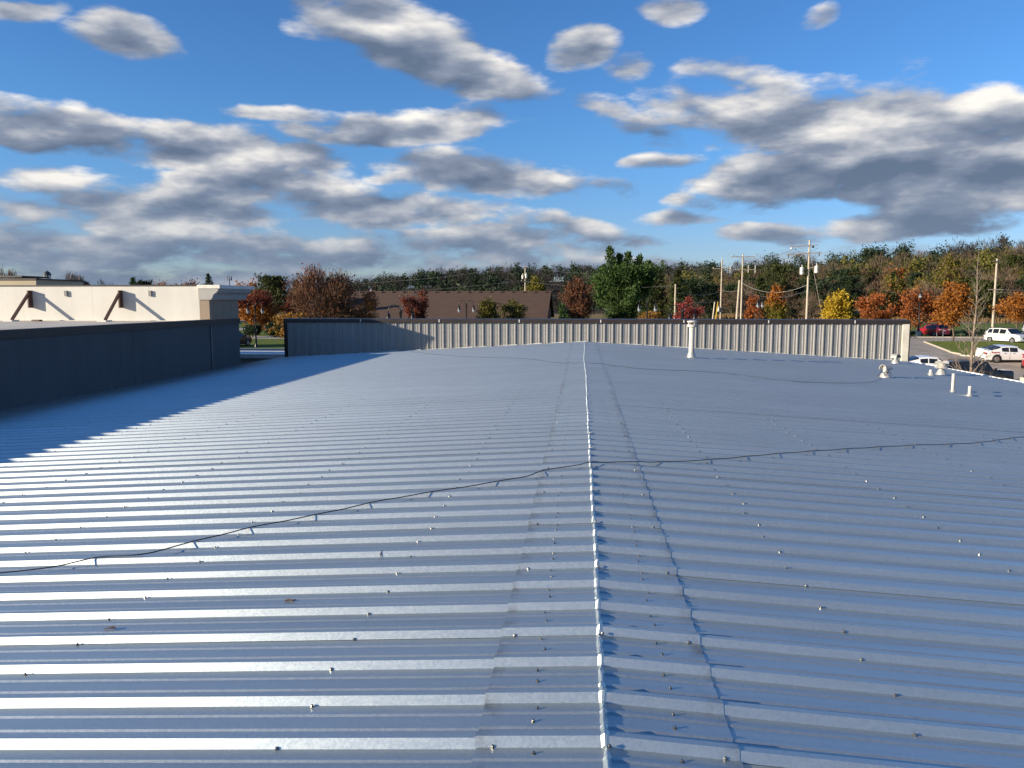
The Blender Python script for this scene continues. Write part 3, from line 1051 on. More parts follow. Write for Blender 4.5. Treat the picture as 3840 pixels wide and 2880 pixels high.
def quads_mesh(name, c, u, v, m):
    """leaf quads: centres c, half axes u and v (numpy N x 3)"""
    n_ = len(c)
    P = np.empty((n_, 4, 3), np.float32)
    P[:, 0] = c - u * 0.25 - v
    P[:, 1] = c + u - v * 0.1
    P[:, 2] = c + u * 0.25 + v
    P[:, 3] = c - u + v * 0.1
    me = bpy.data.meshes.new(name)
    me.vertices.add(n_ * 4)
    me.vertices.foreach_set('co', P.reshape(-1))
    me.loops.add(n_ * 4)
    me.loops.foreach_set('vertex_index', np.arange(n_ * 4, dtype=np.int32))
    me.polygons.add(n_)
    me.polygons.foreach_set('loop_start', np.arange(0, n_ * 4, 4, dtype=np.int32))
    me.update(calc_edges=True)
    me.materials.append(m)
    return me


def unit(a):
    return a / np.maximum(np.linalg.norm(a, axis=-1, keepdims=True), 1e-9)


def leaf_axes(g, n_, size, flat_=0.0, asp=0.62):
    u = g.normal(size=(n_, 3))
    w = g.normal(size=(n_, 3))
    w[:, 2] += flat_
    u = unit(u)
    v = unit(np.cross(w, u))
    s_ = size * g.uniform(0.55, 1.35, (n_, 1))
    return u * s_, v * s_ * asp


def twig_axes(g, d, length, thick):
    n_ = len(d)
    d = unit(d + g.normal(0, 0.28, (n_, 3)))
    v = unit(np.cross(d, g.normal(size=(n_, 3))))
    return d * (length * g.uniform(0.5, 1.2, (n_, 1))), v * thick


def crown_centres(g, n_, rx, rz, zc, shape='round'):
    """clump centres filling a crown; the outline is broken by uneven radii"""
    d = unit(g.normal(size=(n_, 3)))
    rad = g.uniform(0.25, 1.0, n_) ** 0.55 * g.uniform(0.82, 1.12, n_)
    p = d * rad[:, None]
    if shape == 'cone':
        p[:, :2] *= np.clip(1.05 - 0.55 * (p[:, 2:3] + 1) / 2 * 1.3, 0.25, 1.1)
    if shape == 'vase':
        p[:, :2] *= np.clip(0.55 + 0.5 * (p[:, 2:3] + 1) / 2 * 1.3, 0.4, 1.15)
    return np.column_stack([p[:, 0] * rx, p[:, 1] * rx, zc + p[:, 2] * rz])


def limb_tree(g, mb, H, r0, cents, trunk_top=0.8, sides=5):
    """trunk with limbs reaching the clump centres"""
    lean = g.normal(0, 0.02, 2)
    n_ = 7
    tp = [Vector((lean[0] * H * k / n_ + g.normal(0, 0.012) * H * (k > 0) * 0.5, lean[1] * H * k / n_, H * trunk_top * k / n_)) for k in range(n_ + 1)]
    mb.tube(tp, [r0 * (1.25 if k == 0 else 1) * (1 - 0.86 * k / n_) for k in range(n_ + 1)], 7, cap=False)
    for c in cents:
        c = Vector(c)
        hh = min(max(0.12 * H, c.z - (0.25 + 0.5 * g.random()) * math.hypot(c.x, c.y) - 0.1 * H), H * trunk_top * 0.97)
        k = hh / (H * trunk_top) * n_
        a = tp[int(k)].lerp(tp[min(n_, int(k) + 1)], k - int(k))
        mid = a.lerp(c, 0.5) + Vector((g.normal(0, 0.02) * H, g.normal(0, 0.02) * H, 0.03 * H))
        rr = r0 * 0.30 * (1 - 0.6 * hh / H)
        mb.tube([a, mid, c], [rr, rr * 0.6, rr * 0.22], 4, cap=False)


def broad_tree(name, x, y, top, width, leaves, label, seed, leaf=0.26, nl=2600, ncl=46, twigs=0, tm=None, shape='round', clear=0.22, cat='tree', group=None, extra=None, bark=None, spread=0.17):
    leaf, nl, twigs = leaf * 0.72, int(nl * 1.9), int(twigs * 1.3)
    g = np.random.default_rng(seed)
    z0 = float(terrain(x, y))
    H = top - z0
    e = empty(name, (x, y, z0), 0, label, cat, group)
    rx = width / 2 * 0.88
    rz = H * (1 - clear) / 2 * 0.94
    zc = H * clear + rz
    cents = crown_centres(g, ncl, rx, rz, zc, shape)
    mb = MB()
    limb_tree(g, mb, H, max(0.09, H * 0.018), cents, 0.78)
    mb.build('trunk', bark or M_BARK, e, smooth=True, fix=False)
    if nl:
        idx = g.integers(0, ncl, nl)
        c = cents[idx] + g.normal(0, 1, (nl, 3)) * np.array([rx, rx, rz * 0.8]) * spread
        c[:, 2] = np.maximum(c[:, 2], H * clear * 0.55)
        u, v = leaf_axes(g, nl, leaf)
        if extra:
            f, zlim = extra[1], extra[2]
            hi = c[:, 2] > H * zlim + g.normal(0, 0.06 * H, nl)
            link('crown', quads_mesh('crown', c[~hi], u[~hi], v[~hi], leaves), e)
            link('crown', quads_mesh('crown', c[hi], u[hi], v[hi], extra[0]), e)['label'] = 'redder foliage of the upper crown'
        else:
            link('crown', quads_mesh('crown', c, u, v, leaves), e)
    if twigs:
        idx = g.integers(0, ncl, twigs)
        c = cents[idx] + g.normal(0, 1, (twigs, 3)) * np.array([rx, rx, rz * 0.8]) * 0.13
        d = unit(c - np.array([0, 0, H * 0.25])) + np.array([0, 0, 0.45])
        u, v = twig_axes(g, d, H * 0.055, 0.016 + 0.0016 * H)
        tag(link('twigs', quads_mesh('twigs', c, u, v, tm or L_TWIG), e), kind='stuff')
    return e


def conifer(name, x, y, top, width, leaves, label, seed, nl=4200, leaf=0.30, kind='cone', clear=0.05, cat='tree', group=None, bark=None):
    leaf, nl = leaf * 0.75, int(nl * 1.7)
    g = np.random.default_rng(seed)
    z0 = float(terrain(x, y))
    H = top - z0
    e = empty(name, (x, y, z0), 0, label, cat, group)
    mb = MB()
    mb.tube([(0, 0, 0), (g.normal(0, 0.1), g.normal(0, 0.1), H * 0.5), (0, 0, H * 0.97)], [H * 0.02, H * 0.012, 0.02], 6, cap=False)
    nb_ = 62
    C, D = [], []
    for k in range(nb_):
        t_ = (k + 0.5) / nb_
        z = H * (clear + (0.96 - clear) * t_)
        if kind == 'cone':
            rr = width / 2 * (1 - t_) ** 0.75 * g.uniform(0.72, 1.15) + 0.12
            rise = 0.18
        elif kind == 'column':
            rr = width / 2 * min(1, (1 - t_) * 2.6) ** 0.8 * g.uniform(0.75, 1.1) + 0.1
            rise = 0.8
        else:                                               # open-grown white pine: broad, upswept limbs
            rr = width / 2 * (0.55 + 0.6 * math.sin(math.pi * min(1, t_ * 1.02) ** 0.8)) * g.uniform(0.6, 1.1)
            rr *= 1 if t_ < 0.75 else max(0.25, 1 - (t_ - 0.75) * 2.0)
            rise = 0.42 + 0.9 * t_
        a = k * 2.399 + g.normal(0, 0.3)
        tip = np.array([math.cos(a) * rr, math.sin(a) * rr, min(z + rise * rr, H * g.uniform(0.93, 1.0))])
        base = np.array([0, 0, z])
        mb.tube([tuple(base), tuple((base + tip) / 2 + [0, 0, -0.04 * rr]), tuple(tip)], [0.012 * H * (1 - t_) + 0.012, 0.01 * H * (1 - t_) + 0.008, 0.006], 4, cap=False)
        m_ = max(10, int(nl / nb_ * (0.4 + 1.3 * rr / (width / 2))))
        s_ = g.uniform(0.18, 1.04, m_) ** 0.8
        c = base + (tip - base) * s_[:, None] + g.normal(0, 1, (m_, 3)) * np.array([1, 1, 0.75]) * (0.10 * rr + 0.12)
        C.append(c)
        D.append(np.tile(tip - base, (m_, 1)))
    mb.build('trunk', bark or M_BARK, e, smooth=True, fix=False)
    C, D = np.concatenate(C), np.concatenate(D)
    u = unit(unit(D) + g.normal(0, 0.55, D.shape) + np.array([0, 0, 0.25])) * leaf * g.uniform(0.6, 1.4, (len(C), 1))
    v = unit(np.cross(u, g.normal(size=D.shape))) * leaf * 0.36
    link('crown', quads_mesh('crown', C, u, v, leaves), e)
    return e


def bare_tree(name, x, y, H, label, seed, spread=0.5, bark=None, nprim=26, group=None):
    """leafless tree grown branch by branch"""
    g = np.random.default_rng(seed)
    z0 = float(terrain(x, y))
    e = empty(name, (x, y, z0), 0, label, 'tree', group)
    mb = MB()
    n_ = 9
    tp = [Vector((g.normal(0, 0.02) * (k > 1), g.normal(0, 0.02), H * k / n_)) for k in range(n_ + 1)]
    r0 = H * 0.0105
    mb.tube(tp, [r0 * (1 - 0.93 * k / n_) * (1.3 if k == 0 else 1) for k in range(n_ + 1)], 7, cap=False)
    tw = MB()

    def grow(a, d, L_, r, lvl, out):
        b = a + d * L_ * 0.55 + Vector((0, 0, 0.02 * L_))
        c = a + d * L_ + Vector(g.normal(0, 0.05 * L_, 3)) + Vector((0, 0, 0.10 * L_))
        out.tube([a, b, c], [r, r * 0.7, r * 0.3], 4 if lvl < 2 else 3, cap=False)
        if lvl < 3:
            for q in range(5 if lvl == 1 else 4):
                s_ = g.uniform(0.3, 1.0)
                p = a.lerp(c, s_)
                dd = (d + Vector(g.normal(0, 0.55, 3))).normalized()
                dd.z = abs(dd.z) * 0.8 + 0.15
                grow(p, dd.normalized(), L_ * g.uniform(0.32, 0.5), r * 0.45, lvl + 1, tw)
    for k in range(nprim):
        t_ = 0.16 + 0.80 * k / nprim
        p = tp[int(t_ * n_)].lerp(tp[min(n_, int(t_ * n_) + 1)], t_ * n_ - int(t_ * n_))
        a = k * 2.399 + g.normal(0, 0.25)
        d = Vector((math.cos(a), math.sin(a), 0.75 + 0.7 * t_)).normalized()
        grow(p, d, H * spread * (1.06 - t_) ** 0.8 * g.uniform(0.5, 0.72), r0 * 0.34 * (1.15 - t_), 1, mb)
    mb.build('trunk', bark or M_BARKL, e, smooth=True, fix=False)
    tag(tw.build('twigs', bark or M_BARKL, e, smooth=True, fix=False), kind='stuff')
    return e


# trees that stand apart -------------------------------------------------
broad_tree('maple_tree', -32.2, 95, 9.8, 10.2, L_RUST, 'large russet half bare maple rising left of the brown shingle roof', 11, 0.2, 1500, 70, 5200, L_TWIGR, extra=(L_REDTOP, None, 0.72), clear=0.10)
broad_tree('young_maple', -27.6, 97, 7.1, 4.4, L_AMBER, 'thin half bare young tree overlapping the left end of the shingle roof', 12, 0.2, 500, 30, 1100, L_TWIGR, clear=0.1, shape='vase')
broad_tree('gold_maple', -34.5, 88, 4.0, 5.0, L_GOLD, 'low golden foliage at the foot of the large russet maple', 13, 0.2, 700, 24, 200, L_TWIGR, clear=0.08)
broad_tree('oak_tree', -46.7, 108, 6.6, 7.2, L_AMBER, 'round dark orange and green tree behind the lamp post in the gap', 14, 0.24, 3000, 46, 300, L_TWIGR, clear=0.12, extra=(L_RED, None, 0.62))
broad_tree('dogwood_tree', -43.5, 112, 5.6, 2.6, L_RED, 'small red tree right of the lamp post in the gap', 15, 0.2, 900, 22, 100, L_TWIGR, clear=0.2)
conifer('pine_tree', -52.3, 128, 9.2, 6.0, L_CEDAR, 'grey green pine left of the large russet maple', 16, 3000, 0.32, 'pine')
conifer('pine_tree', -46.8, 124, 8.6, 4.2, L_DKPINE, 'dark green pine directly behind the left side of the russet maple', 17, 2200, 0.3, 'cone')
broad_tree('oak_tree', -66.3, 150, 9.9, 6.2, L_AMBER, 'rusty orange tree right above the cornice of the cream parapet', 18, 0.28, 1800, 34, 200, L_TWIGR, clear=0.15)
broad_tree('plum_tree', -61.5, 152, 9.2, 4.0, L_RED, 'dark plum red tree between the cornice and the grey green pine', 19, 0.28, 900, 24, 200, L_TWIGD, clear=0.15)
broad_tree('oak_tree', -96.0, 170, 10.4, 6.4, L_AMBER, 'left of two rusty oaks above the middle of the cream parapet', 20, 0.3, 1500, 30, 200, L_TWIGR, clear=0.15)
broad_tree('oak_tree', -89.4, 170, 10.9, 6.8, L_RUST, 'right of two rusty oaks above the middle of the cream parapet', 21, 0.3, 1800, 34, 200, L_TWIGR, clear=0.15)
conifer('pine_tree', -101.5, 172, 9.7, 5.0, L_DKPINE, 'dark pine at the left side of the two rusty oaks', 22, 1500, 0.36, 'pine')
conifer('pine_tree', -95.8, 192, 12.4, 4.6, L_DKPINE, 'tall dark pine rising behind the right one of the two rusty oaks', 23, 1500, 0.36, 'cone')
conifer('spruce_tree', -96.9, 160, 10.3, 4.4, L_PINE, 'single green spruce above the cream parapet right of the bare trees', 24, 1800, 0.3, 'cone')
broad_tree('bare_tree', -103.8, 150, 11.2, 7.0, None, 'largest bare brown tree above the cream parapet right of the cupola', 25, nl=0, ncl=50, twigs=2400, clear=0.2)
broad_tree('bare_tree', -98.6, 152, 9.0, 5.5, None, 'low bare tree just left of the green spruce', 26, nl=0, ncl=36, twigs=1300, clear=0.2)
broad_tree('bare_tree', -115.4, 180, 10.2, 8.0, None, 'wide low bare tree behind the gap right of the cupola', 27, nl=0, ncl=40, twigs=1500, tm=L_TWIGD, clear=0.2)
broad_tree('bare_tree', -94.6, 120, 11.2, 4.6, None, 'bare tree at the left edge of the picture behind the ribbed penthouse', 28, nl=0, ncl=40, twigs=1500, clear=0.2)
broad_tree('bare_tree', -120.6, 160, 11.0, 5.0, None, 'small bare tree between the ribbed penthouse and the cupola', 29, nl=0, ncl=36, twigs=1200, clear=0.2)
broad_tree('oak_tree', -121, 300, 13.0, 7.0, L_RUST, 'far small reddish tree beside the mobile phone tower', 30, 0.4, 600, 22, 0, clear=0.2)
broad_tree('pear_tree', -22.7, 105, 6.6, 4.0, L_RED, 'small red tree in front of the shingle roof behind a lamp', 31, 0.19, 1900, 34, 700, L_TWIGR, shape='vase')
broad_tree('willow_oak', -13.2, 108, 6.0, 4.6, L_OLIVE, 'taller left half of the olive green foliage before the shingle roof', 32, 0.2, 2000, 34, 700, L_TWIG, clear=0.15, shape='cone')
broad_tree('willow_oak', -9.9, 111, 5.3, 5.4, L_OLIVE, 'lower right half of the olive green foliage before the shingle roof', 33, 0.2, 1500, 34, 1100, L_TWIG, clear=0.15)
broad_tree('elm_tree', -10.6, 176, 10.7, 5.8, L_YELGRN, 'yellow green tree behind the ridge of the shingle roof beside a pole', 34, 0.3, 2200, 34, 300, L_TWIG, clear=0.2)
broad_tree('beech_tree', -0.6, 135, 8.9, 6.4, L_RUST, 'russet half bare tree right of the shingle roof gable', 35, 0.24, 2000, 44, 2400, L_TWIGR, clear=0.08)
broad_tree('beech_tree', -2.9, 128, 5.0, 2.0, L_PINE, 'narrow green shrub between the shingle roof gable and the russet tree', 36, 0.2, 700, 16, 0, clear=0.05)
conifer('white_pine', 8.0, 150, 11.4, 11.6, L_PINE, 'big bright green white pine, the tallest evergreen in the middle', 37, 7500, 0.36, 'pine', 0.03)
e = bpy.data.objects['white_pine']
gp = np.random.default_rng(77)
C, D = [], []
mbl = MB()
for lx_, ly_, lz in ((-3.9, 0.3, 11.4), (-2.9, -0.8, 14.9), (-0.9, 0.4, 13.6), (0.8, -0.4, 13.9), (3.0, 0.2, 13.3), (4.6, -0.3, 12.2), (-5.0, 0.0, 9.4), (5.2, 0.2, 9.4)):
    zb0 = lz * 0.5
    base = np.array([lx_ * 0.62, ly_ * 0.6, zb0])
    tip = np.array([lx_, ly_, lz])
    mbl.tube([tuple(base * [0.2, 0.2, 0.8]), tuple(base), tuple(tip)], [0.12, 0.09, 0.015], 5, cap=False)
    m_ = 800
    s_ = gp.uniform(0, 1, m_) ** 0.8
    rad = (1 - s_) ** 0.9 * 2.3 + 0.16
    a_ = gp.uniform(0, 6.283, m_)
    rr_ = rad * gp.uniform(0.2, 1.1, m_)
    off_ = np.column_stack([np.cos(a_) * rr_, np.sin(a_) * rr_, rr_ * 0.55])
    C.append(base + (tip - base) * s_[:, None] + off_ + gp.normal(0, 0.22, off_.shape))
    D.append(off_ + np.array([0, 0, 0.5]))
C, D = np.concatenate(C), np.concatenate(D)
u = unit(unit(D) + gp.normal(0, 0.4, D.shape)) * 0.34 * gp.uniform(0.6, 1.4, (len(C), 1))
v = unit(np.cross(u, gp.normal(size=D.shape))) * 0.12
link('crown', quads_mesh('crown', C, u, v, L_PINE), e)['label'] = 'upright leaders of the crown'
mbl.build('leader', M_BARK, e, smooth=True, fix=False)
conifer('cedar_tree', 16.4, 172, 12.8, 6.0, L_CEDAR, 'dark cedar touching the right side of the big white pine', 38, 3000, 0.34, 'cone')
conifer('cedar_tree', 20.4, 168, 12.0, 6.4, L_CEDAR, 'second dark cedar right of the big white pine', 39, 3000, 0.34, 'cone')
conifer('spire_cedar', 23.6, 232, 17.4, 3.4, L_CEDAR, 'slim pointed cedar spire standing above the dark cedars', 40, 900, 0.36, 'cone')
broad_tree('cherry_tree', 12.8, 95, 5.3, 3.3, L_PINK, 'small crimson tree between the lamp heads and the power poles', 41, 0.18, 1300, 26, 300, L_TWIGR, clear=0.2)
broad_tree('sumac_shrub', 10.3, 118, 4.2, 4.0, L_GOLD, 'low golden shrub below the dark cedars left of the crimson tree', 42, 0.2, 500, 20, 600, L_TWIGR, clear=0.05, cat='shrub')
broad_tree('sweetgum_tree', 29.2, 120, 7.1, 4.6, L_YELGRN, 'yellow green conical tree left of the transformer pole', 43, 0.22, 2000, 34, 100, clear=0.12, shape='cone', extra=(L_AMBER, None, 0.62))
broad_tree('maple_tree', 26.6, 122, 6.0, 3.0, L_ORANGE, 'orange tree behind the single lamp left of the yellow green tree', 44, 0.2, 900, 24, 200, L_TWIGR, clear=0.1)
broad_tree('tulip_tree', 33.4, 105, 7.2, 5.2, L_YELLOW, 'bright yellow conical tree right of the transformer pole', 45, 0.22, 2600, 36, 100, clear=0.12, shape='cone')
broad_tree('tulip_tree', 36.0, 107, 4.4, 2.6, L_YELGRN, 'low yellow green foliage at the right foot of the yellow tree', 46, 0.2, 600, 16, 100, clear=0.1)
broad_tree('maple_tree', 45.4, 124, 6.2, 6.4, L_ORANGE, 'leftmost bright orange maple above the right end of the parapet', 47, 0.22, 2200, 36, 700, L_TWIGR, clear=0.22)
broad_tree('maple_tree', 49.9, 120, 6.9, 6.6, L_ORANGE, 'bright orange maple behind the parking lot lamp post', 48, 0.22, 2300, 36, 700, L_TWIGR, clear=0.22)
broad_tree('maple_tree', 44.5, 97.0, 7.3, 6.0, L_AMBER, 'amber maple growing on the grass island in the parking lot', 49, 0.2, 3000, 44, 500, L_TWIGR, clear=0.27, shape='cone')
broad_tree('maple_tree', 56.5, 106, 6.6, 6.6, L_AMBER, 'orange brown maple at the right edge behind the white minivan', 50, 0.22, 2400, 40, 600, L_TWIGR, clear=0.27, shape='cone')
broad_tree('maple_tree', 52.9, 118, 4.6, 4.4, L_RUSTO, 'low amber maple between the red car and the island maple', 51, 0.2, 900, 22, 200, L_TWIGR, clear=0.2)
bare_tree('bare_tree', 17.4, 36, 8.4, 'slender leafless tree in front of the black vehicle at the eave', 52, 0.25, nprim=44)
broad_tree('hickory_tree', 92, 205, 17.2, 8.2, L_YELGRN, 'tall yellow green tree on the slope left of the far right power pole', 53, 0.36, 1700, 34, 900, L_TWIG, clear=0.2)
broad_tree('ash_tree', 79, 205, 12.6, 6.0, L_YELGRN, 'green leaning tree on the slope above the island maple', 54, 0.34, 1300, 30, 500, L_TWIG, clear=0.15)
conifer('cedar_tree', 52.2, 212, 14.6, 8.5, L_CEDAR, 'broad green cedar behind the transformer pole', 55, 3200, 0.4, 'pine')
conifer('cedar_tree', 45.8, 205, 12.0, 5.6, L_CEDAR, 'green cedar left of the transformer pole on the slope', 56, 2200, 0.38, 'cone')
broad_tree('bare_tree', 40.5, 190, 8.4, 6.0, None, 'grey bare shrubby tree between the two taller power poles', 57, nl=0, ncl=40, twigs=1500, clear=0.1)
broad_tree('bare_tree', 51.0, 178, 6.8, 7.0, None, 'grey bare tree between transformer pole and yellow tree', 58, nl=0, ncl=40, twigs=1700, clear=0.1)
broad_tree('bare_tree', 22.0, 150, 5.2, 4.0, None, 'grey bare shrub right of the crimson tree', 59, nl=0, ncl=30, twigs=900, clear=0.05)
broad_tree('bare_tree', 76.5, 178, 9.6, 9.0, None, 'broad bare tree behind the orange maples', 60, nl=0, ncl=50, twigs=2200, clear=0.1)
broad_tree('bare_tree', 97.0, 190, 13.0, 9.0, None, 'bare tree on the slope at the right edge behind the far right pole', 61, nl=0, ncl=50, twigs=2000, clear=0.1)
conifer('dark_cedar', 71.0, 215, 11.5, 6.5, L_DKPINE, 'dark cedar right of the yellow tree at the edge of the wood', 62, 2400, 0.38, 'pine')
conifer('dark_cedar', 30.5, 190, 9.0, 6.0, L_DKPINE, 'dark cedar behind the left power pole with the single crossarm', 63, 2200, 0.38, 'pine')
conifer('dark_cedar', 25.5, 182, 9.8, 6.0, L_DKPINE, 'dark cedar right of the second cedar at the edge of the wood', 64, 2200, 0.38, 'pine')

# shaped yews by the drive in the gap
for x, y, w, h, lab in ((-41.4, 101.5, 3.3, 2.2, 'dark clipped globe shrub in the middle of the gap'), (-44.6, 101.3, 2.6, 2.1, 'dark clipped shrub behind the lamp post in the gap'), (-37.6, 101.5, 3.2, 2.1, 'dark clipped shrub half hidden by the left end of the parapet')):
    broad_tree('globe_shrub', x, y, h, w, L_DKPINE, lab, int(-x * 10), 0.16, 1800, 26, clear=0.06, cat='shrub', group='clipped shrubs by the drive', spread=0.2)
for k in range(7):
    x, y = 62 - 4.6 * k - 2, 113.6 + 0.7 * math.sin(k * 2.1)
    g_ = 1.0 + 0.25 * math.sin(k * 1.7)
    broad_tree('hedge_shrub', x - 0.0, y, g_, 3.2, L_DKPINE, '%s low dark shrub from the right along the far parking lot kerb' % ('first', 'second', 'third', 'fourth', 'fifth', 'sixth', 'seventh')[k], 300 + k, 0.16, 500, 16, clear=0.05, cat='shrub', group='low shrubs along the parking lot kerb', spread=0.2)


# the woods: single trees at the edge of the wood, the mass behind them as one
def wood_xy(g, az0, az1, r0, r1):
    az, r = R(g.uniform(az0, az1)), math.sqrt(g.uniform(r0 * r0, r1 * r1))
    return r * math.sin(az), r * math.cos(az)


g = np.random.default_rng(5)
protos = {}
for kind in range(3):
    for q in range(3):
        if kind == 0:
            o = broad_tree('wood_tree', 60, 260, float(terrain(60, 260)) + 9.5, 8.5, None, 'x', 500 + q, nl=0, ncl=44, twigs=1100, clear=0.12, tm=[L_TWIGM, L_TWIGR, L_TWIGM][q])
        elif kind == 1:
            o = conifer('wood_cedar', 60, 260, float(terrain(60, 260)) + 9.0, 6.0, [L_CEDAR, L_CEDAR, L_DKPINE][q], 'x', 520 + q, 900, 0.55, ['cone', 'pine', 'pine'][q])
        else:
            o = broad_tree('wood_oak', 60, 260, float(terrain(60, 260)) + 9.5, 8.0, [L_OLIVE, L_AMBER, L_YELGRN][q], 'x', 540 + q, 0.45, 600, 34, 500, L_TWIG, clear=0.12)
        protos[(kind, q)] = [o, False]
ZONES = ((6, 'behind the dark cedars by the white pine'), (9, 'behind the crimson tree'), (11.5, 'behind the single crossarm pole'), (13.5, 'behind the yellow green conical tree'), (16, 'behind the transformer pole'),
         (18.6, 'behind the bright yellow tree'), (20.8, 'behind the leftmost orange maple'), (23, 'behind the lot lamp'), (25.2, 'behind the island maple'), (27.5, 'behind the bare tree at the eave'), (90, 'at the right edge of the picture'))
LAB = {0: ('bare brown wood tree', 'tree', 'bare trees of the hillside wood'),
       1: ('dark green wood cedar', 'tree', 'cedars of the hillside wood'),
       2: ('olive or amber wood tree', 'tree', 'leafy trees of the hillside wood')}
for k in range(130):
    az = 3 + 28 * ((k * 0.618034) % 1)
    r = g.uniform(208, 300)
    x, y = r * math.sin(R(az)), r * math.cos(R(az))
    kind = g.choice(3, p=[0.5, 0.32, 0.18])
    q = int(g.integers(0, 3))
    src = protos[(kind, q)]
    o = src[0] if not src[1] else copy_tree(src[0])
    src[1] = True
    o.location = (x, y, float(terrain(x, y)) - 0.1)
    s_ = g.uniform(0.75, 1.15)
    o.scale = (s_ * g.uniform(0.9, 1.15), s_ * g.uniform(0.9, 1.15), s_)
    o.rotation_euler = (0, 0, g.uniform(0, 6.28))
    zone = next(z_ for lim, z_ in ZONES if az < lim)
    tier = 'low' if r < 238 else 'halfway up' if r < 270 else 'high up'
    tag(o, '%s %s %s' % (LAB[int(kind)][0], tier, zone), *LAB[int(kind)][1:])
for v in protos.values():
    if not v[1]:
        for ch in list(v[0].children):
            bpy.data.objects.remove(ch)
        bpy.data.objects.remove(v[0])


def wood_mass(name, pts, hgt, wid, m, label, seed, per=170, leaf=0.8, mode='leaf'):
    if mode == 'leaf':
        per, leaf = int(per * 2.1), leaf * 0.68
    g = np.random.default_rng(seed)
    C, U, V = [], [], []
    for x, y in pts:
        z0 = float(terrain(x, y))
        H = hgt * g.uniform(0.65, 1.2)
        w = wid * g.uniform(0.7, 1.25)
        if mode == 'twig':
            cc = crown_centres(g, 30, w / 2, H * 0.40, H * 0.56)
            c = cc[g.integers(0, 30, per)] + g.normal(0, 0.09 * w, (per, 3))
            d = unit(c - np.array([0, 0, H * 0.2])) + np.array([0, 0, 0.5])
            u, v = twig_axes(g, d, H * 0.085, leaf)
            # limbs
            t_ = np.linspace(0, 1, 7)
            c2 = np.column_stack([t_ * 0, t_ * 0, t_ * H * 0.62])
            c = np.concatenate([c, c2])
            u = np.concatenate([u, np.tile([0, 0, H * 0.08], (7, 1))])
            v = np.concatenate([v, np.tile([0.12, 0.05, 0], (7, 1))])
        else:
            ncl = 16
            cc = crown_centres(g, ncl, w / 2, H * 0.45, H * 0.52, 'cone' if g.random() < 0.6 else 'round')
            c = cc[g.integers(0, ncl, per)] + g.normal(0, 1, (per, 3)) * np.array([0.13 * w, 0.13 * w, 0.09 * H])
            u, v = leaf_axes(g, per, leaf)
        C.append(c + np.array([x, y, z0]))
        U.append(u)
        V.append(v)
    o = link(name, quads_mesh(name, np.concatenate(C), np.concatenate(U), np.concatenate(V), m))
    return tag(o, label, kind='stuff')


P = [wood_xy(g, 3, 64, 285, 340) for k in range(600)]
wood_mass('hillside_cedars', P[:220], 9, 6, L_CEDAR, 'green cedars covering the right hillside', 1, 150, 0.7)
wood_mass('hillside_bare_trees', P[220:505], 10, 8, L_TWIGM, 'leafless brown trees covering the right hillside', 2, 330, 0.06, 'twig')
wood_mass('hillside_leafy_trees', P[505:], 10, 7.5, L_OLIVE, 'olive leafed trees among the hillside wood', 3, 150, 0.7)
P = [wood_xy(g, 7, 64, 346, 392) for k in range(175)]  # crest woods: dark leaf and twig colours stand in for a cloud's shadow
wood_mass('hilltop_shaded_pines', P, 13, 10, L_DKPINE, 'pines along the crest of the right hill, coloured dark for cloud shade', 4, 420, 0.62)
P = [wood_xy(g, 6, 64, 345, 395) for k in range(170)]
wood_mass('hilltop_shaded_bare_trees', P, 12.5, 9, L_TWIGD, 'bare trees along the crest of the right hill, coloured dark for cloud shade', 5, 380, 0.06, 'twig')
P = [wood_xy(g, -21, 10, 520, 720) for k in range(560)]  # ridge woods: cloud shade is put into the very dark foliage colours
wood_mass('ridge_shaded_evergreens', P[:330], 13, 9, L_DKPINE, 'evergreens on the distant wooded ridge, coloured dark for cloud shade', 6, 130, 1.0)
wood_mass('ridge_shaded_bare_trees', P[330:], 14, 10, L_TWIGD, 'bare trees on the distant wooded ridge, coloured dark for cloud shade', 7, 260, 0.09, 'twig')
P = [wood_xy(g, -20, 5, 300, 520) for k in range(260)]
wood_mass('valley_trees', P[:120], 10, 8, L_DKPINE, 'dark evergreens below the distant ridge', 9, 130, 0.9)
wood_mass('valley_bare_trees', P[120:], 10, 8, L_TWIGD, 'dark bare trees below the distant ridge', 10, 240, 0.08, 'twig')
P = [(x, 330 + 40 * g.random()) for x in np.arange(-420, -60, 4.2)]
wood_mass('distant_treeline', P, 8.5, 8, L_TWIGD, 'low line of distant trees on the left horizon', 8, 220, 0.08, 'twig')
# long dry grass at the foot of the wood
n_ = 9000
az = R(1) * g.uniform(2, 40, n_)
r = g.uniform(196, 222, n_)
c = np.column_stack([r * np.sin(az), r * np.cos(az), np.full(n_, 0.55)])
c[:, 2] += terrain(c[:, 0], c[:, 1])
u, v = twig_axes(g, np.tile([0, 0, 1.0], (n_, 1)), 0.8, 0.10)
tag(link('dry_grass', quads_mesh('dry_grass', c, u, v, leaf_mat('straw', [(0.14, 0.085, 0.035), (0.26, 0.17, 0.07)], 0.2, 0.9))), 'strip of long dry grass at the foot of the wood', kind='stuff')

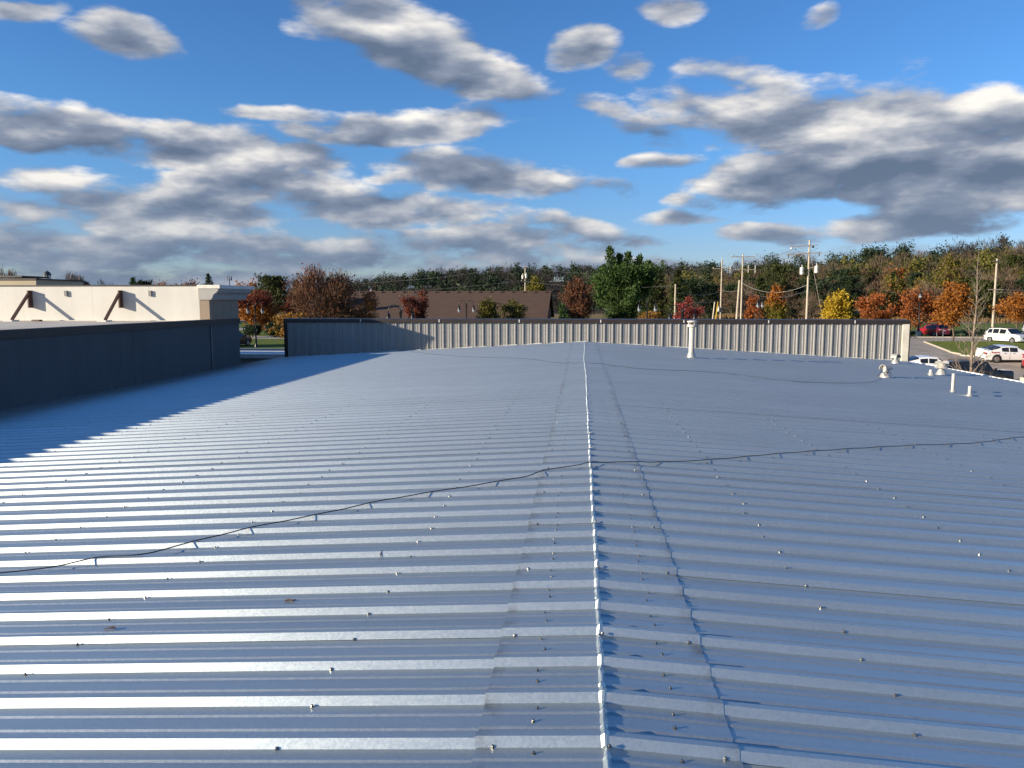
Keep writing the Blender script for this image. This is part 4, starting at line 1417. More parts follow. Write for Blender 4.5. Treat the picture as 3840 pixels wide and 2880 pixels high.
# ------------------------------------------------------------------ buildings beyond
M_SHING = mat('brown_shingle', (0.085, 0.047, 0.028), 0.9, var=0.22, scale=1.2, stretch=(0.4, 4.0, 4.0), bump=0.5, bscale=6)
M_BWALL = mat('brick_wall', (0.22, 0.11, 0.075), 0.9, var=0.2, scale=4)
sh = empty('shingle_roof_hall', (-23.7, 140, 0), 0, 'long low hall with a brown shingle roof and a row of small roof vents', 'building')
hx0, hx1 = -24.4, 18.2
MB().box(hx0 + 0.6, hx1 - 0.6, -14, 14, 0, 2.2).build('wall', M_BWALL, sh)
rf = MB().prism([(-16.5, 1.6), (0, 6.42), (16.5, 1.6), (16.5, 1.78), (0, 6.62), (-16.5, 1.78)], 'x', hx0, hx1).build('roof', M_SHING, sh)
for k in range(30):                                          # shingle courses stand out along the lower edge of each row
    yy = -16.2 + 0.54 * k
    zz = 1.80 + (yy + 16.5) * (4.84 / 16.5)
    MB().add([(hx0 - 0.002, yy, zz + 0.012), (hx1 + 0.002, yy, zz + 0.012), (hx1 + 0.002, yy + 0.53, zz + 0.53 * 0.2933 - 0.004), (hx0 - 0.002, yy + 0.53, zz + 0.53 * 0.2933 - 0.004),
              (hx0 - 0.002, yy, zz - 0.03), (hx1 + 0.002, yy, zz - 0.03)], [(0, 1, 2, 3), (4, 5, 1, 0)]).build('shingle_course', M_SHING, rf, fix=False)
for sx, nm in ((hx0 + 0.5, 'gable'), (hx1 - 0.65, 'gable')):
    MB().prism([(-14, 2.2), (14, 2.2), (0, 6.25)], 'x', sx, sx + 0.15).build(nm, M_BWALL, sh)
v_me = MB().prism([(-0.30, 0.02), (-0.30, 0.22), (-0.05, 0.30), (0.30, 0.30), (0.30, 0.12)], 'x', -0.26, 0.26).mesh('roof_vent', mat('brown_vent', (0.085, 0.055, 0.040), 0.6))
for k in range(21):
    link('roof_vent', v_me, rf, (hx0 + 1.4 + 2.0 * k, -0.75, 6.62 - 0.75 * 0.2933 - 0.02))
MB().tube([(hx0, 0, 6.635), (hx1, 0, 6.635)], 0.07, 6).build('ridge_cap', M_SHING, sh)

# flag behind the hall
fl = empty('flag', (-44.9, 161, 0), 0, 'small striped flag flying above the left end of the shingle roof', 'flag')
MB().tube([(0, 0, 0), (0, 0, 8.2)], [0.06, 0.035], 8).build('pole', mat('pole_grey', (0.35, 0.35, 0.36), 0.4, 0.5), fl, smooth=True)
m = bpy.data.materials.new('flag_cloth')
m.use_nodes = True
t = NT(m.node_tree)
ob = t.new('ShaderNodeTexCoord').outputs['UV']
ux, uy, uz = t.xyz(ob)
stripe = t.math('GREATER_THAN', t.math('FRACT', t.math('MULTIPLY', uy, 6.5)), 0.5)
cc = t.mix(stripe, (0.45, 0.025, 0.035), (0.78, 0.76, 0.72))
canton = t.math('MULTIPLY', t.math('LESS_THAN', ux, 0.4), t.math('GREATER_THAN', uy, 0.46))
t.put(t.n['Principled BSDF'].inputs['Base Color'], t.mix(canton, cc, (0.02, 0.03, 0.12)))
t.n['Principled BSDF'].inputs['Roughness'].default_value = 0.8
mb = MB()
nu, nv_ = 14, 8
for j in range(nv_ + 1):
    for i in range(nu + 1):
        u_, v_ = i / nu, j / nv_
        mb.v.append((0.04 + u_ * 1.1 * (0.72 + 0.1 * v_), 0.14 * math.sin(u_ * 8 + v_ * 2) * u_, 6.75 + 1.0 * v_ - 0.75 * u_ + 0.08 * math.sin(u_ * 6)))
for j in range(nv_):
    for i in range(nu):
        a = j * (nu + 1) + i
        mb.f.append((a, a + 1, a + nu + 2, a + nu + 1))
o = mb.build('cloth', m, fl, smooth=True, fix=False)
uvl = o.data.uv_layers.new(name='UVMap')
for lp in o.data.loops:
    i = lp.vertex_index
    uvl.data[lp.index].uv = ((i % (nu + 1)) / nu, (i // (nu + 1)) / nv_)

# beige shop far left, its ribbed penthouse, and the cupola behind
M_BEIGE = mat('beige_siding', (0.42, 0.36, 0.25), 0.85, var=0.12, scale=0.8, stretch=(0.3, 0.3, 5))
fs = empty('beige_shop', (-57, 64, 0), 0, 'beige flat roofed shop with a dark roof edge seen over the cream parapet', 'building')
MB().box(-14, 12.3, -4, 2.0, 0, 6.68).build('wall', M_BEIGE, fs)
MB().box(-14.1, 12.4, -4.1, 2.1, 6.682, 6.80).build('roof_edge', M_BROWN, fs)
ph = empty('ribbed_penthouse', (-57, 70.5, 0), 0, 'white ribbed metal penthouse on the roof at the far left edge', 'penthouse')
MB().box(-3.8, 2.55, -0.4, 3, 0, 7.2).build('wall', mat('penthouse_dark', (0.14, 0.13, 0.12), 0.8), ph)
for k in range(16):
    MB().box(-3.0 + 0.36 * k, -3.0 + 0.36 * k + 0.25, -0.48, -0.402, 5.9, 7.2).build('rib', mat('penthouse_white', (0.78, 0.75, 0.68), 0.5), ph)
MB().box(-3.9, 3.6, -0.7, 3.1, 7.202, 7.36).build('roof_edge', M_BROWN, ph)
cu = empty('cupola_house', (-109.2, 150, 0), 0, 'distant building topped by a white cupola with a dark dome', 'building')
MB().box(-8, 8, -5, 5, 0, 6.0).build('wall', M_BWALL, cu)
MB().prism([(-5.6, 5.9), (5.6, 5.9), (0, 8.9)], 'x', -8.4, 8.4).build('roof', M_SHING, cu)
MB().lathe([(0.75, 8.0), (0.75, 9.3), (0.95, 9.32), (0.95, 9.42)], 8).build('cupola_base', mat('cupola_white', (0.75, 0.74, 0.70), 0.6), cu)
for k in range(8):
    a = math.pi / 4 * k + math.pi / 8
    MB().tube([(0.58 * math.cos(a), 0.58 * math.sin(a), 9.4), (0.58 * math.cos(a), 0.58 * math.sin(a), 10.15)], 0.09, 5).build('cupola_post', MATS['cupola_white'], cu)
MB().lathe([(0.40, 9.42), (0.40, 10.15)], 8).build('cupola_glazing', mat('dark_glass', (0.02, 0.025, 0.03), 0.1), cu)
MB().lathe([(0.85, 10.15), (0.85, 10.25), (0.72, 10.32), (0.62, 10.6), (0.42, 10.85), (0.10, 11.0), (0.04, 11.25)], 12).build('dome', mat('dome_dark', (0.05, 0.055, 0.06), 0.4), cu, smooth='auto')

# mobile phone tower
tw = empty('phone_tower', (-141, 300, 0), 0, 'thin mobile phone mast with antenna head on the left horizon', 'tower')
M_MAST = mat('mast_grey', (0.16, 0.17, 0.19), 0.5)
MB().tube([(0, 0, 0), (0, 0, 14.6)], [0.35, 0.2], 8).build('mast', M_MAST, tw, smooth=True)
for k in range(6):
    a = math.pi / 3 * k
    MB().box(-0.16, 0.16, -0.08, 0.08, 13.0, 14.9).build('antenna', M_MAST, tw, (0.95 * math.cos(a), 0.95 * math.sin(a), 0), (0, 0, a))
MB().lathe([(1.0, 13.2), (1.0, 13.35)], 12).build('platform', M_MAST, tw)

# ------------------------------------------------------------------ lamp posts
M_LAMP = mat('lamp_black', (0.014, 0.015, 0.017), 0.35, 0.3, var=0)
m = bpy.data.materials.new('lamp_globe')
m.use_nodes = True
b_ = m.node_tree.nodes['Principled BSDF']
b_.inputs['Base Color'].default_value = (0.55, 0.57, 0.58, 1)
b_.inputs['Roughness'].default_value = 0.12
b_.inputs['Transmission Weight'].default_value = 0.55
M_GLOBE = m


def lamp_post(x, y, h, rz, label, base=None):
    """post with two goosenecks, each carrying a bell with a glass drop"""
    e = empty('lamp_post', (x, y, float(terrain(x, y))), R(rz), label, 'lamp post', 'twin gooseneck lamp posts')
    zb_ = 0
    if base:
        MB().lathe([(0.40, 0), (0.40, base - 0.03), (0.37, base)], 20).build('footing', M_CONC, e, smooth='auto')
        zb_ = base
    MB().lathe([(0.20, zb_), (0.20, zb_ + 0.12), (0.13, zb_ + 0.3), (0.105, zb_ + 0.9), (0.075, zb_ + 1.0), (0.06, h - 0.45), (0.075, h - 0.42), (0.075, h - 0.36), (0.05, h - 0.32), (0.02, h - 0.25)], 12).build('post', M_LAMP, e, smooth='auto')
    for s_ in (-1, 1):
        pts = [(s_ * 0.05, 0, h - 0.75)]
        for k in range(13):
            a = math.pi * (1 - k / 12)
            pts.append((s_ * (0.42 + 0.34 * math.cos(a)), 0, h - 0.36 + 0.36 * math.sin(a)))
        pts.append((s_ * 0.76, 0, h - 0.55))
        MB().tube(pts, 0.024, 7).build('arm', M_LAMP, e, smooth=True)
        hd = MB().lathe([(0.165, h - 0.98), (0.16, h - 0.90), (0.11, h - 0.72), (0.12, h - 0.68), (0.12, h - 0.60), (0.06, h - 0.55), (0.03, h - 0.50)], 14, (s_ * 0.76, 0, 0)).build('lamp_head', M_LAMP, e, smooth='auto')
        MB().lathe([(0.03, h - 1.26), (0.10, h - 1.20), (0.145, h - 1.08), (0.155, h - 0.982)], 14, (s_ * 0.76, 0, 0)).build('globe', M_GLOBE, hd, smooth='auto')
    return e


lamp_post(-34.6, 79.4, 4.85, 8, 'twin gooseneck lamp post standing in the gap left of the parapet')
lamp_post(-11.4, 48, 4.72, 10, 'nearer lamp post in front of the shingle roof, its head low behind the parapet')
lamp_post(-12.0, 80, 5.0, 5, 'lamp post with clear globes left of the olive tree before the shingle roof')
lamp_post(6.1, 73, 5.2, 5, 'lamp post with clear globes in front of the big white pine')
lamp_post(6.15, 48, 4.72, 5, 'nearer lamp post with dark heads framing the crimson tree')
lamp_post(18.4, 82, 5.5, 60, 'lamp post turned edge on beside the yellow green tree')
lamp_post(46.75, 112, 6.6, 72, 'tall parking lot lamp on a concrete footing beside the red car', 0.75)
lamp_post(31.35, 57.1, 5.3, 35, 'nearest lamp post on a thick concrete footing at the right edge', 0.80)

# ------------------------------------------------------------------ power poles
M_POLE = mat('pole_wood', (0.42, 0.36, 0.28), 0.85, var=0.22, scale=3, stretch=(4, 4, 0.5))
M_ARM = mat('arm_wood', (0.26, 0.22, 0.18), 0.85, var=0.2)
M_PORC = mat('porcelain', (0.62, 0.61, 0.58), 0.3, var=0)
M_TRAN = mat('transformer_grey', (0.66, 0.65, 0.61), 0.45, var=0.08)


def crossarm(e, z, half, sag=0.0, ins=(), rz=0.0):
    a = MB().box(-half, half, -0.14, -0.04, z - 0.06, z + 0.06).build('crossarm', M_ARM, e)
    a.rotation_euler = (0, R(sag), R(rz))
    for s_ in (-1, 1):
        MB().tube([(s_ * half * 0.42, -0.09, z - 0.05), (0, -0.10, z - 0.55)], 0.02, 5).build('arm_brace', M_ARM, a)
    for q in ins:
        MB().lathe([(0.035, 0.06), (0.07, 0.10), (0.05, 0.16), (0.07, 0.20), (0.03, 0.27)], 8, (q, -0.09, z)).build('insulator', M_PORC, a, smooth='auto')
    return a


def pole(x, y, h, label, r=0.16):
    z0 = float(terrain(x, y))
    e = empty('power_pole', (x, y, z0), 0, label, 'power pole')
    MB().tube([(0, 0, -0.3), (0, 0, h * 0.5), (0, 0, h)], [r * 1.15, r, r * 0.8], 10).build('pole', M_POLE, e, smooth='auto')
    return e


def transformer(e, x, y, z, s=1.0):
    tr_ = MB().lathe([(0.24 * s, z), (0.27 * s, z + 0.04), (0.27 * s, z + 0.85 * s), (0.29 * s, z + 0.87 * s), (0.29 * s, z + 0.92 * s), (0.15 * s, z + 0.98 * s)], 14, (x, y, 0)).build('transformer', M_TRAN, e, smooth='auto')
    MB().lathe([(0.05, z + 0.95 * s), (0.08, z + 1.02 * s), (0.04, z + 1.1 * s), (0.07, z + 1.16 * s), (0.03, z + 1.32 * s)], 8, (x, y, 0)).build('bushing', M_PORC, tr_, smooth='auto')
    d_ = 1 if x < 0 else -1
    MB().tube([(x + d_ * 0.25 * s, y, z + 0.72 * s), (d_ * -0.0, y * 0.3, z + 0.72 * s)], 0.04, 6).build('bracket', M_ARM, tr_)
    for q in range(3):
        MB().box(-0.10, 0.10, -0.004, 0.004, 0, 0.05).build('stencil_mark', M_BLACK, tr_, (x + 0.05, y - 0.283 * s, z + 0.38 + 0.16 * q))
    return tr_


pa = pole(-12.4, 170, 12.5, 'pole with small transformers behind the ridge of the shingle roof')
crossarm(pa, 12.2, 1.3, 0, (-1.1, 0.6, 1.1), 70)
transformer(pa, -0.55, -0.1, 9.7, 0.9)
transformer(pa, 0.25, -0.4, 9.9, 0.9)
crossarm(pa, 9.2, 1.0, 0, (-0.9,), 20)
pb = pole(16.6, 140, 7.9, 'short bare wooden post left of the crimson tree', 0.17)
pc = pole(26.35, 150, 12.7, 'leaning single crossarm pole left of the paired poles', 0.145)
crossarm(pc, 11.0, 1.75, 0, (-1.6, 0.2, 1.6), 0)
MB().lathe([(0.05, 0), (0.09, 0.06), (0.06, 0.16), (0.09, 0.2), (0.04, 0.3)], 8, (0, 0, 12.7)).build('insulator', M_PORC, pc, smooth='auto')
transformer(pc, -0.42, -0.2, 2.9, 0.8)
pd_ = pole(26.15, 130, 12.5, 'tall pole with two crossarms and a shorter stub pole beside it', 0.145)
crossarm(pd_, 12.1, 1.95, 0, (-1.8, 0.0, 1.8), 0)
crossarm(pd_, 10.0, 2.1, 0, (-2.0, 0.9, 2.0), 0)
MB().tube([(-0.75, 0.1, 0), (-0.42, 0.1, 8.3)], [0.2, 0.15], 8).build('stub_pole', M_POLE, pd_, smooth='auto')
for q in (-2.0, 0.9, 2.0):
    MB().tube([(q, -0.09, 9.5), (q, -0.09, 10.7)], 0.05, 6).build('fuse_cutout', M_PORC, pd_, smooth='auto')
pe = pole(31.0, 110, 13.2, 'big pole with two crossarms and a pair of pale transformers', 0.145)
a = crossarm(pe, 12.45, 1.85, -3.5, (), 0)
for q, mm in ((-1.65, M_PORC), (1.2, M_BLACK)):
    MB().lathe([(0.03, 0.0), (0.17, 0.05), (0.19, 0.14), (0.12, 0.24), (0.03, 0.27)], 10, (q, -0.09, 12.1)).build('insulator', mm, a, smooth='auto')
a = crossarm(pe, 11.4, 2.35, -3.5, (0.55,), 0)
for q in (-2.1, 2.0):
    MB().tube([(q, -0.09, 10.95), (q, -0.09, 11.5)], 0.055, 6).build('fuse_cutout', M_BLACK, a)
transformer(pe, -0.95, -0.25, 8.55, 1.0)
transformer(pe, 1.0, -0.25, 8.75, 1.0)
MB().tube([(0.2, -0.1, 11), (1.9, -0.1, 3.5), (2.3, -0.1, 0)], 0.03, 5).build('guy_wire', M_ARM, pe)
pf = pole(60.6, 120, 11.1, 'plain leaning pole at the far right behind the orange maple', 0.16)
crossarm(pf, 10.7, 0.85, 0, (), 20)
crossarm(pf, 6.6, 1.0, 0, (), 0)
M_WIRE = mat('wire_grey', (0.10, 0.10, 0.11), 0.5, var=0)
M_WIREL = mat('wire_aluminium', (0.36, 0.34, 0.31), 0.5, 0.4, var=0)


def span(a, b, sag, label, r=0.018, m_=None):
    a, b = Vector(a), Vector(b)
    pts = [a.lerp(b, k / 24) - Vector((0, 0, sag * 4 * (k / 24) * (1 - k / 24))) for k in range(25)]
    tag(MB().tube(pts, r, 4).build('power_line', m_ or M_WIRE, smooth=True), label, 'power line', 'power lines between the poles')


span((24.4, 129.9, 12.4), (31 - 1.65, 109.9, 12.2), 1.0, 'left upper wire between the two crossarm pole and the transformer pole')
span((28.0, 129.9, 12.4), (31 + 1.2, 109.9, 12.2), 1.1, 'right upper wire between the two crossarm pole and the transformer pole')
span((26.2, 129.8, 7.8), (31, 109.8, 7.2), 1.3, 'sagging pale cable below the crossarms left of the transformer pole', 0.035, M_WIREL)
span((26.2, 129.8, 6.9), (31, 109.8, 6.4), 1.2, 'lower dark cable left of the transformer pole', 0.025)
span((26.35, 149.9, 7.0), (26.1, 130.1, 6.9), 0.4, 'upper cable between the single crossarm pole and the paired poles', 0.03, M_WIREL)
span((16.6, 139.9, 6.4), (26.3, 149.8, 6.6), 0.5, 'upper pale cable from the short post to the single crossarm pole', 0.03, M_WIREL)
span((16.6, 139.9, 5.2), (26.3, 149.8, 5.0), 0.5, 'lower pale cable from the short post to the single crossarm pole', 0.03, M_WIREL)
span((-12.3, 169.9, 9.2), (16.6, 140.1, 7.6), 0.8, 'cable from the pole behind the shingle roof to the short post', 0.02)
span((-12.4, 169.8, 12.4), (24.6, 150, 11.3), 1.6, 'high wire from the pole behind the shingle roof to the crossarm pole')
span((-120, 215, 11.5), (-13.5, 169.9, 12.3), 3.0, 'high wire running left from the pole behind the shingle roof')
span((-120, 212, 9.0), (-13.0, 169.8, 9.3), 2.6, 'low wire running left from the pole behind the shingle roof')
span((60.6, 119.9, 6.65), (120, 118, 7.0), 1.0, 'upper wire running right from the far right pole', 0.03)
span((60.6, 119.9, 6.2), (120, 118, 6.4), 1.0, 'lower wire running right from the far right pole', 0.03)
span((31.8, 109.8, 7.3), (60.6, 119.8, 6.5), 0.9, 'long wire from the transformer pole to the far right pole', 0.02)
for x, c_, lab in ((24.4, (0.55, 0.47, 0.36), 'pale guy guard left of the single crossarm pole'), (25.0, (0.50, 0.33, 0.03), 'yellow guy guard beside the single crossarm pole')):
    tag(MB().tube([(x, 148, 0), (x + 0.55, 148.5, 4.7)], 0.11, 6).build('guy_guard', mat('guard_%d' % int(c_[2] * 100), c_, 0.5)), lab, 'guy guard')

# small signs
def sign(x, y, h, r, c_, label, rz=0.0, n_=8):
    e = empty('road_sign', (x, y, 0), R(rz), label, 'sign')
    MB().tube([(0, 0, 0), (0, 0, h)], 0.035, 6).build('post', M_MAST, e)
    poly = [(r * math.cos(2 * math.pi * (k + 0.5) / n_), h - r * 0.6 + r * math.sin(2 * math.pi * (k + 0.5) / n_)) for k in range(n_)]
    MB().prism(poly, 'y', -0.055, -0.038).build('plate', mat('sign_' + label.split()[0], c_, 0.5, var=0), e)


sign(-47.6, 118, 2.95, 0.55, (0.70, 0.68, 0.62), 'pale back of an octagonal stop sign left of the parapet end', 5)
sign(42.6, 96.9, 1.45, 0.20, (0.40, 0.03, 0.03), 'red small sign on a thin post at the tip of the island', 20, 6)
sign(43.9, 98.2, 1.7, 0.16, (0.05, 0.10, 0.12), 'dark small sign on a thin post beside the island maple', 20, 4)

# debris on the roof
lf = MB().add([(-0.035, 0, 0.004), (-0.01, -0.016, 0.010), (0.03, -0.006, 0.018), (0.04, 0.004, 0.008), (0.012, 0.018, 0.014), (-0.02, 0.014, 0.006)], [(0, 1, 2), (0, 2, 3), (0, 3, 4), (0, 4, 5)])
o = lf.build('fallen_leaf', mat('dead_leaf', (0.10, 0.055, 0.035), 0.8), loc=(-2.42, 3.62, roof_z(-2.42) + 0.006), fix=False)
tag(o, 'brown fallen leaf lying on the roof near the left edge', 'leaf')
o = MB().tube([(0, 0, 0.006), (0.02, 0.006, 0.01), (0.045, 0.004, 0.008), (0.06, 0.012, 0.012)], [0.004, 0.006, 0.005, 0.002], 5).build('twig', mat('dead_leaf'), loc=(-1.62, 3.97, roof_z(-1.62)))
tag(o, 'small dark twig lying on a roof pan left of the ridge', 'twig')
o = MB().tube([(0, 0, 0.035), (0.004, -0.012, 0.03), (-0.003, -0.025, 0.018), (0.003, -0.034, 0.006)], 0.003, 4).build('twig', mat('dead_leaf'), loc=(-1.27, 4.72, roof_z(-1.27)))
tag(o, 'thin dark twig caught on a rib below the near cable', 'twig')

# ------------------------------------------------------------------ cars
M_TYRE = mat('tyre', (0.018, 0.018, 0.019), 0.8, var=0)
M_RIM = mat('alloy', (0.55, 0.55, 0.56), 0.3, 0.8, var=0)
m = bpy.data.materials.new('car_glass')
m.use_nodes = True
b_ = m.node_tree.nodes['Principled BSDF']
b_.inputs['Base Color'].default_value = (0.012, 0.016, 0.020, 1)
b_.inputs['Roughness'].default_value = 0.05
M_GLASS = m
M_TRIM = mat('black_trim', (0.014, 0.014, 0.015), 0.5, var=0)
M_HEAD = mat('headlight', (0.72, 0.74, 0.75), 0.12, var=0)
M_TAIL = mat('taillight', (0.42, 0.02, 0.02), 0.2, var=0)
M_TAILC = mat('taillight_clear', (0.62, 0.45, 0.43), 0.15, var=0)
M_PLATE = mat('plate_white', (0.65, 0.65, 0.63), 0.5, var=0)


def paint(name, c_):
    return mat(name, c_, 0.32, 0.0, var=0.0, coat=1.0)


PROFILE = {
    # stations along the car, nose to tail: (x, belt z, roof z, half width) in fractions of length, height, width; glass flag for the bay that follows
    'sedan': [(0.0, .40, .42, .78, ''), (0.03, .46, .50, .92, ''), (0.14, .55, .58, .98, ''), (0.27, .62, .66, 1, 'W'), (0.42, .65, .965, 1, ''), (0.435, .65, .972, 1, 'S'), (0.575, .66, .998, 1, ''), (0.59, .66, .998, 1, 'S'), (0.715, .68, .965, 1, ''), (0.73, .68, .958, 1, 'R'), (0.90, .72, .765, .98, ''), (0.97, .71, .74, .92, ''), (1.0, .60, .62, .84, '')],
    'suv': [(0.0, .38, .40, .82, ''), (0.02, .48, .54, .94, ''), (0.10, .56, .60, .99, ''), (0.24, .60, .64, 1, 'W'), (0.37, .62, .955, 1, ''), (0.385, .62, .965, 1, 'S'), (0.56, .63, 1.0, 1, ''), (0.58, .63, 1.0, 1, 'S'), (0.745, .64, .99, 1, ''), (0.765, .64, .985, 1, 'S'), (0.88, .66, .965, 1, ''), (0.905, .66, .955, .99, 'R'), (0.975, .64, .67, .96, ''), (1.0, .52, .54, .90, '')],
    'box': [(0.0, .46, .48, .84, ''), (0.012, .56, .60, .92, ''), (0.06, .60, .635, .95, ''), (0.31, .62, .66, .96, 'W'), (0.375, .63, .965, .97, ''), (0.39, .63, .975, .97, 'S'), (0.555, .635, 1.0, .97, ''), (0.575, .635, 1.0, .97, 'S'), (0.75, .64, .995, .97, ''), (0.775, .64, .99, .97, 'S'), (0.93, .65, .98, .96, ''), (0.95, .65, .97, .96, 'R'), (0.985, .60, .66, .95, ''), (1.0, .50, .52, .92, '')],
}


def car(name, style, x, y, rz, L_, W_, H_, color, label, wheel=0.33, clearance=0.17, clear_tail=False, group=None, extras=None):
    e = empty(name, (x, y, 0.012 + float(terrain(x, y))), R(rz), label, 'car', group)
    e.rotation_euler = (math.atan(float(terrain(x, y + 1) - terrain(x, y - 1)) / 2) * math.cos(R(rz)), 0, R(rz))
    pr = PROFILE[style]
    w2 = W_ / 2
    rows = []
    for fx, fb, fr, fw, gl in pr:
        X_ = L_ / 2 - fx * L_                                # nose at +x
        zb_, zr = fb * H_, fr * H_
        hw = w2 * fw
        cabin = (fr - fb) > 0.2
        zl = clearance + (0.10 if fx < 0.03 or fx > 0.97 else 0.0)
        tw_ = hw * (0.76 if cabin else 0.90)
        sec = [(0, zl), (hw * 0.80, zl), (hw * 0.97, zl + 0.10), (hw, zl + (zb_ - zl) * 0.55), (hw * 0.985, zb_ - 0.04), (hw * 0.955, zb_), (tw_ * 1.02, zr - 0.035 * (3 if cabin else 0.4)), (tw_ * 0.90, zr - 0.012), (tw_ * 0.5, zr), (0, zr + (0.01 if cabin else 0.012))]
        rows.append([(X_, s_, z_) for s_, z_ in sec])
    n_ = len(rows[0])
    body = MB()
    verts = []
    for r_ in rows:
        verts += r_
    nrow = len(rows)
    allv = verts + [(a_, -b2, c_) for a_, b2, c_ in verts]
    off = len(verts)
    faces, glass = [], []
    for i in range(nrow - 1):
        gl = pr[i][4]
        for k in range(n_ - 1):
            a_ = i * n_ + k
            q = (a_, a_ + 1, a_ + 1 + n_, a_ + n_)
            q2 = tuple(off + t_ for t_ in reversed(q))
            isg = None
            if gl == 'S' and k == 5:
                isg = 'side_window'
            elif gl == 'W' and k >= 6:
                isg = 'windshield'
            elif gl == 'R' and k >= 6:
                isg = 'rear_window'
            if isg:
                glass.append((isg, q, q2, i))
            else:
                faces += [q, q2]
    for i in (0, nrow - 1):
        ring = [i * n_ + k for k in range(n_)] + [off + i * n_ + k for k in reversed(range(n_))]
        faces.append(tuple(ring))
    body.v, body.f = list(allv), faces
    me = body.mesh('body', color, fix=False)
    import bmesh
    bm = bmesh.new()
    bm.from_mesh(me)
    bmesh.ops.remove_doubles(bm, verts=bm.verts, dist=0.0005)
    bmesh.ops.delete(bm, geom=[v_ for v_ in bm.verts if not v_.link_faces], context='VERTS')
    bmesh.ops.recalc_face_normals(bm, faces=bm.faces)
    bm.to_mesh(me)
    bm.free()
    me.shade_smooth()
    me.set_sharp_from_angle(angle=R(32))
    link('body', me, e)
    done = {}
    for nm, q, q2, i in glass:
        if nm == 'side_window':
            for qq in (q, q2):
                mb_ = MB().add([allv[t_] for t_ in qq], [(0, 1, 2, 3)])
                mb_.build('side_window', M_GLASS, e)
        else:
            done.setdefault(nm, []).extend([q, q2])
    for nm, qs in done.items():
        mb_ = MB()
        for qq in qs:
            mb_.add([allv[t_] for t_ in qq], [(0, 1, 2, 3)])
        o_ = mb_.build(nm, M_GLASS, e)
    # wheels in dark arches
    for fx in (0.185, 0.80):
        X_ = L_ / 2 - fx * L_
        for s_ in (-1, 1):
            yb = s_ * (w2 * 0.985)
            MB().tube([(X_, yb - s_ * 0.14, wheel + 0.03), (X_, yb + s_ * 0.012, wheel + 0.03)], wheel + 0.075, 20).build('wheel_arch', M_TRIM, e)
            wh = MB().tube([(X_, yb - s_ * 0.20, wheel), (X_, yb + s_ * 0.006, wheel), (X_, yb + s_ * 0.028, wheel)], [wheel, wheel, wheel * 0.93], 22).build('wheel', M_TYRE, e)
            rim = MB().tube([(X_, yb + s_ * 0.02, wheel), (X_, yb + s_ * 0.034, wheel)], [wheel * 0.66, wheel * 0.62], 18).build('rim', M_RIM, wh)
            for k in range(5):
                a_ = 2 * math.pi * k / 5
                MB().tube([(X_ + wheel * 0.34 * math.cos(a_), yb + s_ * 0.0335, wheel + wheel * 0.34 * math.sin(a_)), (X_ + wheel * 0.34 * math.cos(a_), yb + s_ * 0.0365, wheel + wheel * 0.34 * math.sin(a_))], wheel * 0.13, 6).build('rim_slot', M_TYRE, wh)
    for s_ in (-1, 1):
        MB().box(L_ / 2 - 0.20, L_ / 2 - 0.028, s_ * w2 * 0.66 - 0.17, s_ * w2 * 0.66 + 0.17, H_ * 0.40, H_ * 0.48).build('headlight', M_HEAD, e)
        MB().box(-L_ / 2 + 0.0, -L_ / 2 + 0.14, s_ * w2 * 0.70 - 0.20, s_ * w2 * 0.70 + 0.17, H_ * 0.52, H_ * 0.62).build('taillight', M_TAILC if clear_tail else M_TAIL, e)
        MB().box(L_ * 0.19, L_ * 0.19 + 0.12, s_ * (w2 + 0.10) - 0.09, s_ * (w2 + 0.10) + 0.09, H_ * 0.64, H_ * 0.73).build('mirror', color, e)
        for fx in (0.50, 0.66):
            MB().box(L_ / 2 - fx * L_ - 0.09, L_ / 2 - fx * L_ + 0.09, s_ * (w2 + 0.002) - 0.012, s_ * (w2 + 0.002) + 0.012, H_ * 0.57, H_ * 0.595).build('door_handle', M_TRIM, e)
        for fx in (0.30, 0.575, 0.76):
            MB().box(L_ / 2 - fx * L_ - 0.006, L_ / 2 - fx * L_ + 0.006, s_ * (w2 - 0.004) - 0.006, s_ * (w2 - 0.004) + 0.006, clearance + 0.16, H_ * 0.60).build('door_seam', M_TRIM, e)
        MB().box(-L_ * 0.30, L_ * 0.30, s_ * (w2 * 0.985) - 0.012, s_ * (w2 * 0.985) + 0.012, clearance - 0.01, clearance + 0.09).build('sill', M_TRIM, e)
    MB().box(L_ / 2 - 0.05, L_ / 2 + 0.006, -w2 * 0.46, w2 * 0.46, H_ * 0.30, H_ * 0.40).build('grille', M_TRIM, e)
    MB().box(-L_ / 2 - 0.012, -L_ / 2 + 0.02, -0.17, 0.17, H_ * 0.46, H_ * 0.54).build('number_plate', M_PLATE, e)
    MB().box(-L_ / 2 - 0.01, -L_ / 2 + 0.05, -w2 * 0.75, w2 * 0.75, clearance + 0.10, clearance + 0.19).build('bumper_trim', M_TRIM, e)
    if style != 'sedan':
        for s_ in (-1, 1):
            MB().tube([(L_ * 0.10, s_ * w2 * 0.66, H_ + 0.0), (L_ * 0.06, s_ * w2 * 0.66, H_ + 0.05), (-L_ * 0.32, s_ * w2 * 0.66, H_ + 0.04), (-L_ * 0.36, s_ * w2 * 0.66, H_ - 0.03)], 0.022, 6).build('roof_rail', M_TRIM, e, smooth=True)
    if extras:
        extras(e, L_, w2, H_)
    return e


P_WHITE = paint('paint_white', (0.74, 0.73, 0.70))
P_RED = paint('paint_red', (0.30, 0.012, 0.022))
P_BLACK = paint('paint_black', (0.008, 0.009, 0.012))
P_MAROON = paint('paint_maroon', (0.05, 0.012, 0.012))


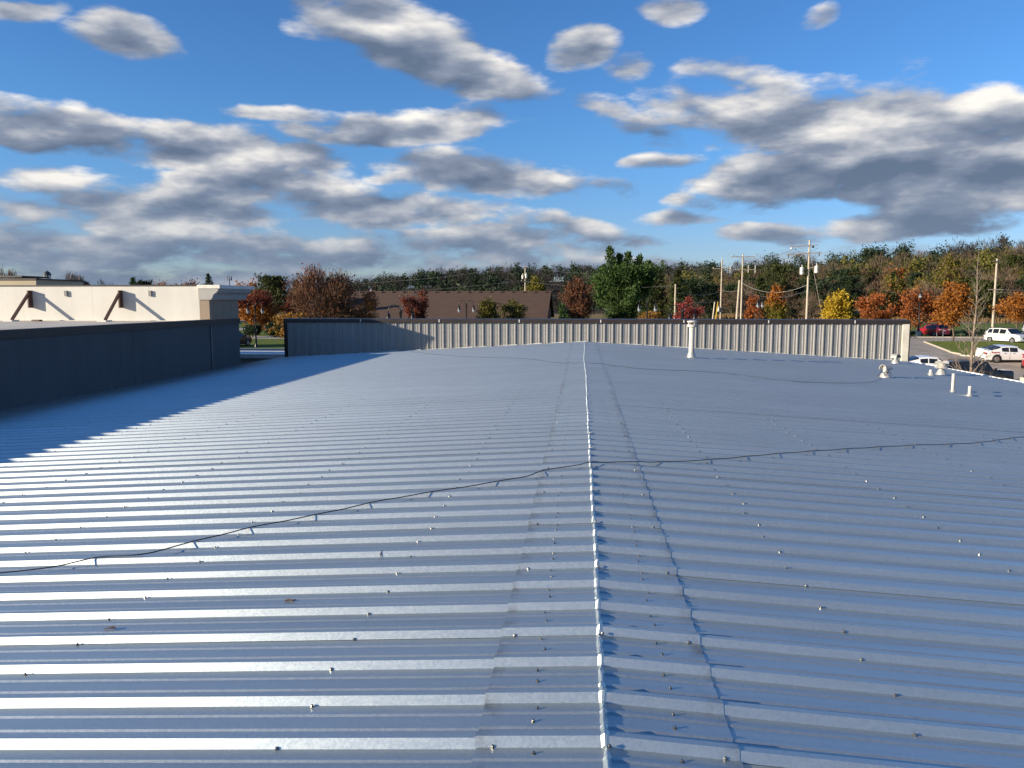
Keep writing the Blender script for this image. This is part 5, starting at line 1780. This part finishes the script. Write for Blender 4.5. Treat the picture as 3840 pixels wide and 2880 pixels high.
def lettering(e, L_, w2, H_):
    """row of small red letters on the rear flank"""
    xs_ = -L_ * 0.40
    for s_ in (-1,):
        for k, (w_, h_) in enumerate(((0.07, 0.12), (0.06, 0.08), (0.07, 0.08), (0.03, 0.12), (0.07, 0.08), (0.06, 0.08), (0.03, 0.12), (0.07, 0.08))):
            MB().box(xs_, xs_ + w_, s_ * (w2 * 0.99) - 0.006, s_ * (w2 * 0.99) + 0.006, H_ * 0.60, H_ * 0.60 + h_).build('red_letter', M_TAIL, e)
            xs_ += w_ + 0.03
    MB().box(-L_ / 2 + 0.02, -L_ / 2 + 0.22, -w2 * 0.8, w2 * 0.8, H_ * 0.735, H_ * 0.765).build('spoiler', P_WHITE, e)


def brake_lamp(e, L_, w2, H_):
    MB().box(-L_ * 0.455, -L_ * 0.44, -0.22, 0.22, H_ * 0.955, H_ * 0.985).build('brake_lamp', M_TAIL, e)


car('black_suv', 'box', 28.95, 59.4, 0, 4.7, 1.88, 1.80, P_BLACK, 'boxy black off road vehicle parked beyond the eave behind the bare tree', 0.38, 0.24, extras=brake_lamp)
car('white_sedan', 'sedan', 28.5, 65.8, -4, 4.70, 1.83, 1.43, P_WHITE, 'white sedan left of the black vehicle, partly hidden by the parapet end')
car('white_sedan', 'sedan', 37.9, 72.2, 3, 4.85, 1.82, 1.45, P_WHITE, 'white sedan with red lettering beside the grass island', extras=lettering)
car('white_minivan', 'suv', 50.3, 96.2, -70, 4.95, 1.95, 1.74, P_WHITE, 'white people carrier facing the camera behind the lettered sedan')
car('red_suv', 'suv', 49.4, 113.5, 105, 4.5, 1.85, 1.68, P_RED, 'red crossover with its tail to the camera beside the lot lamp', clear_tail=True)
car('red_sedan', 'sedan', 38.5, 69.0, 58, 4.6, 1.80, 1.42, P_RED, 'red car cut off by the right edge, its tail showing', clear_tail=True)
car('white_sedan', 'sedan', -54.8, 132.5, 2, 4.7, 1.82, 1.45, P_WHITE, 'distant white car on the road seen through the gap')
car('maroon_car', 'suv', -38.2, 81.5, 75, 4.5, 1.85, 1.66, P_MAROON, 'dark maroon car tail peeping out beside the left wall end')
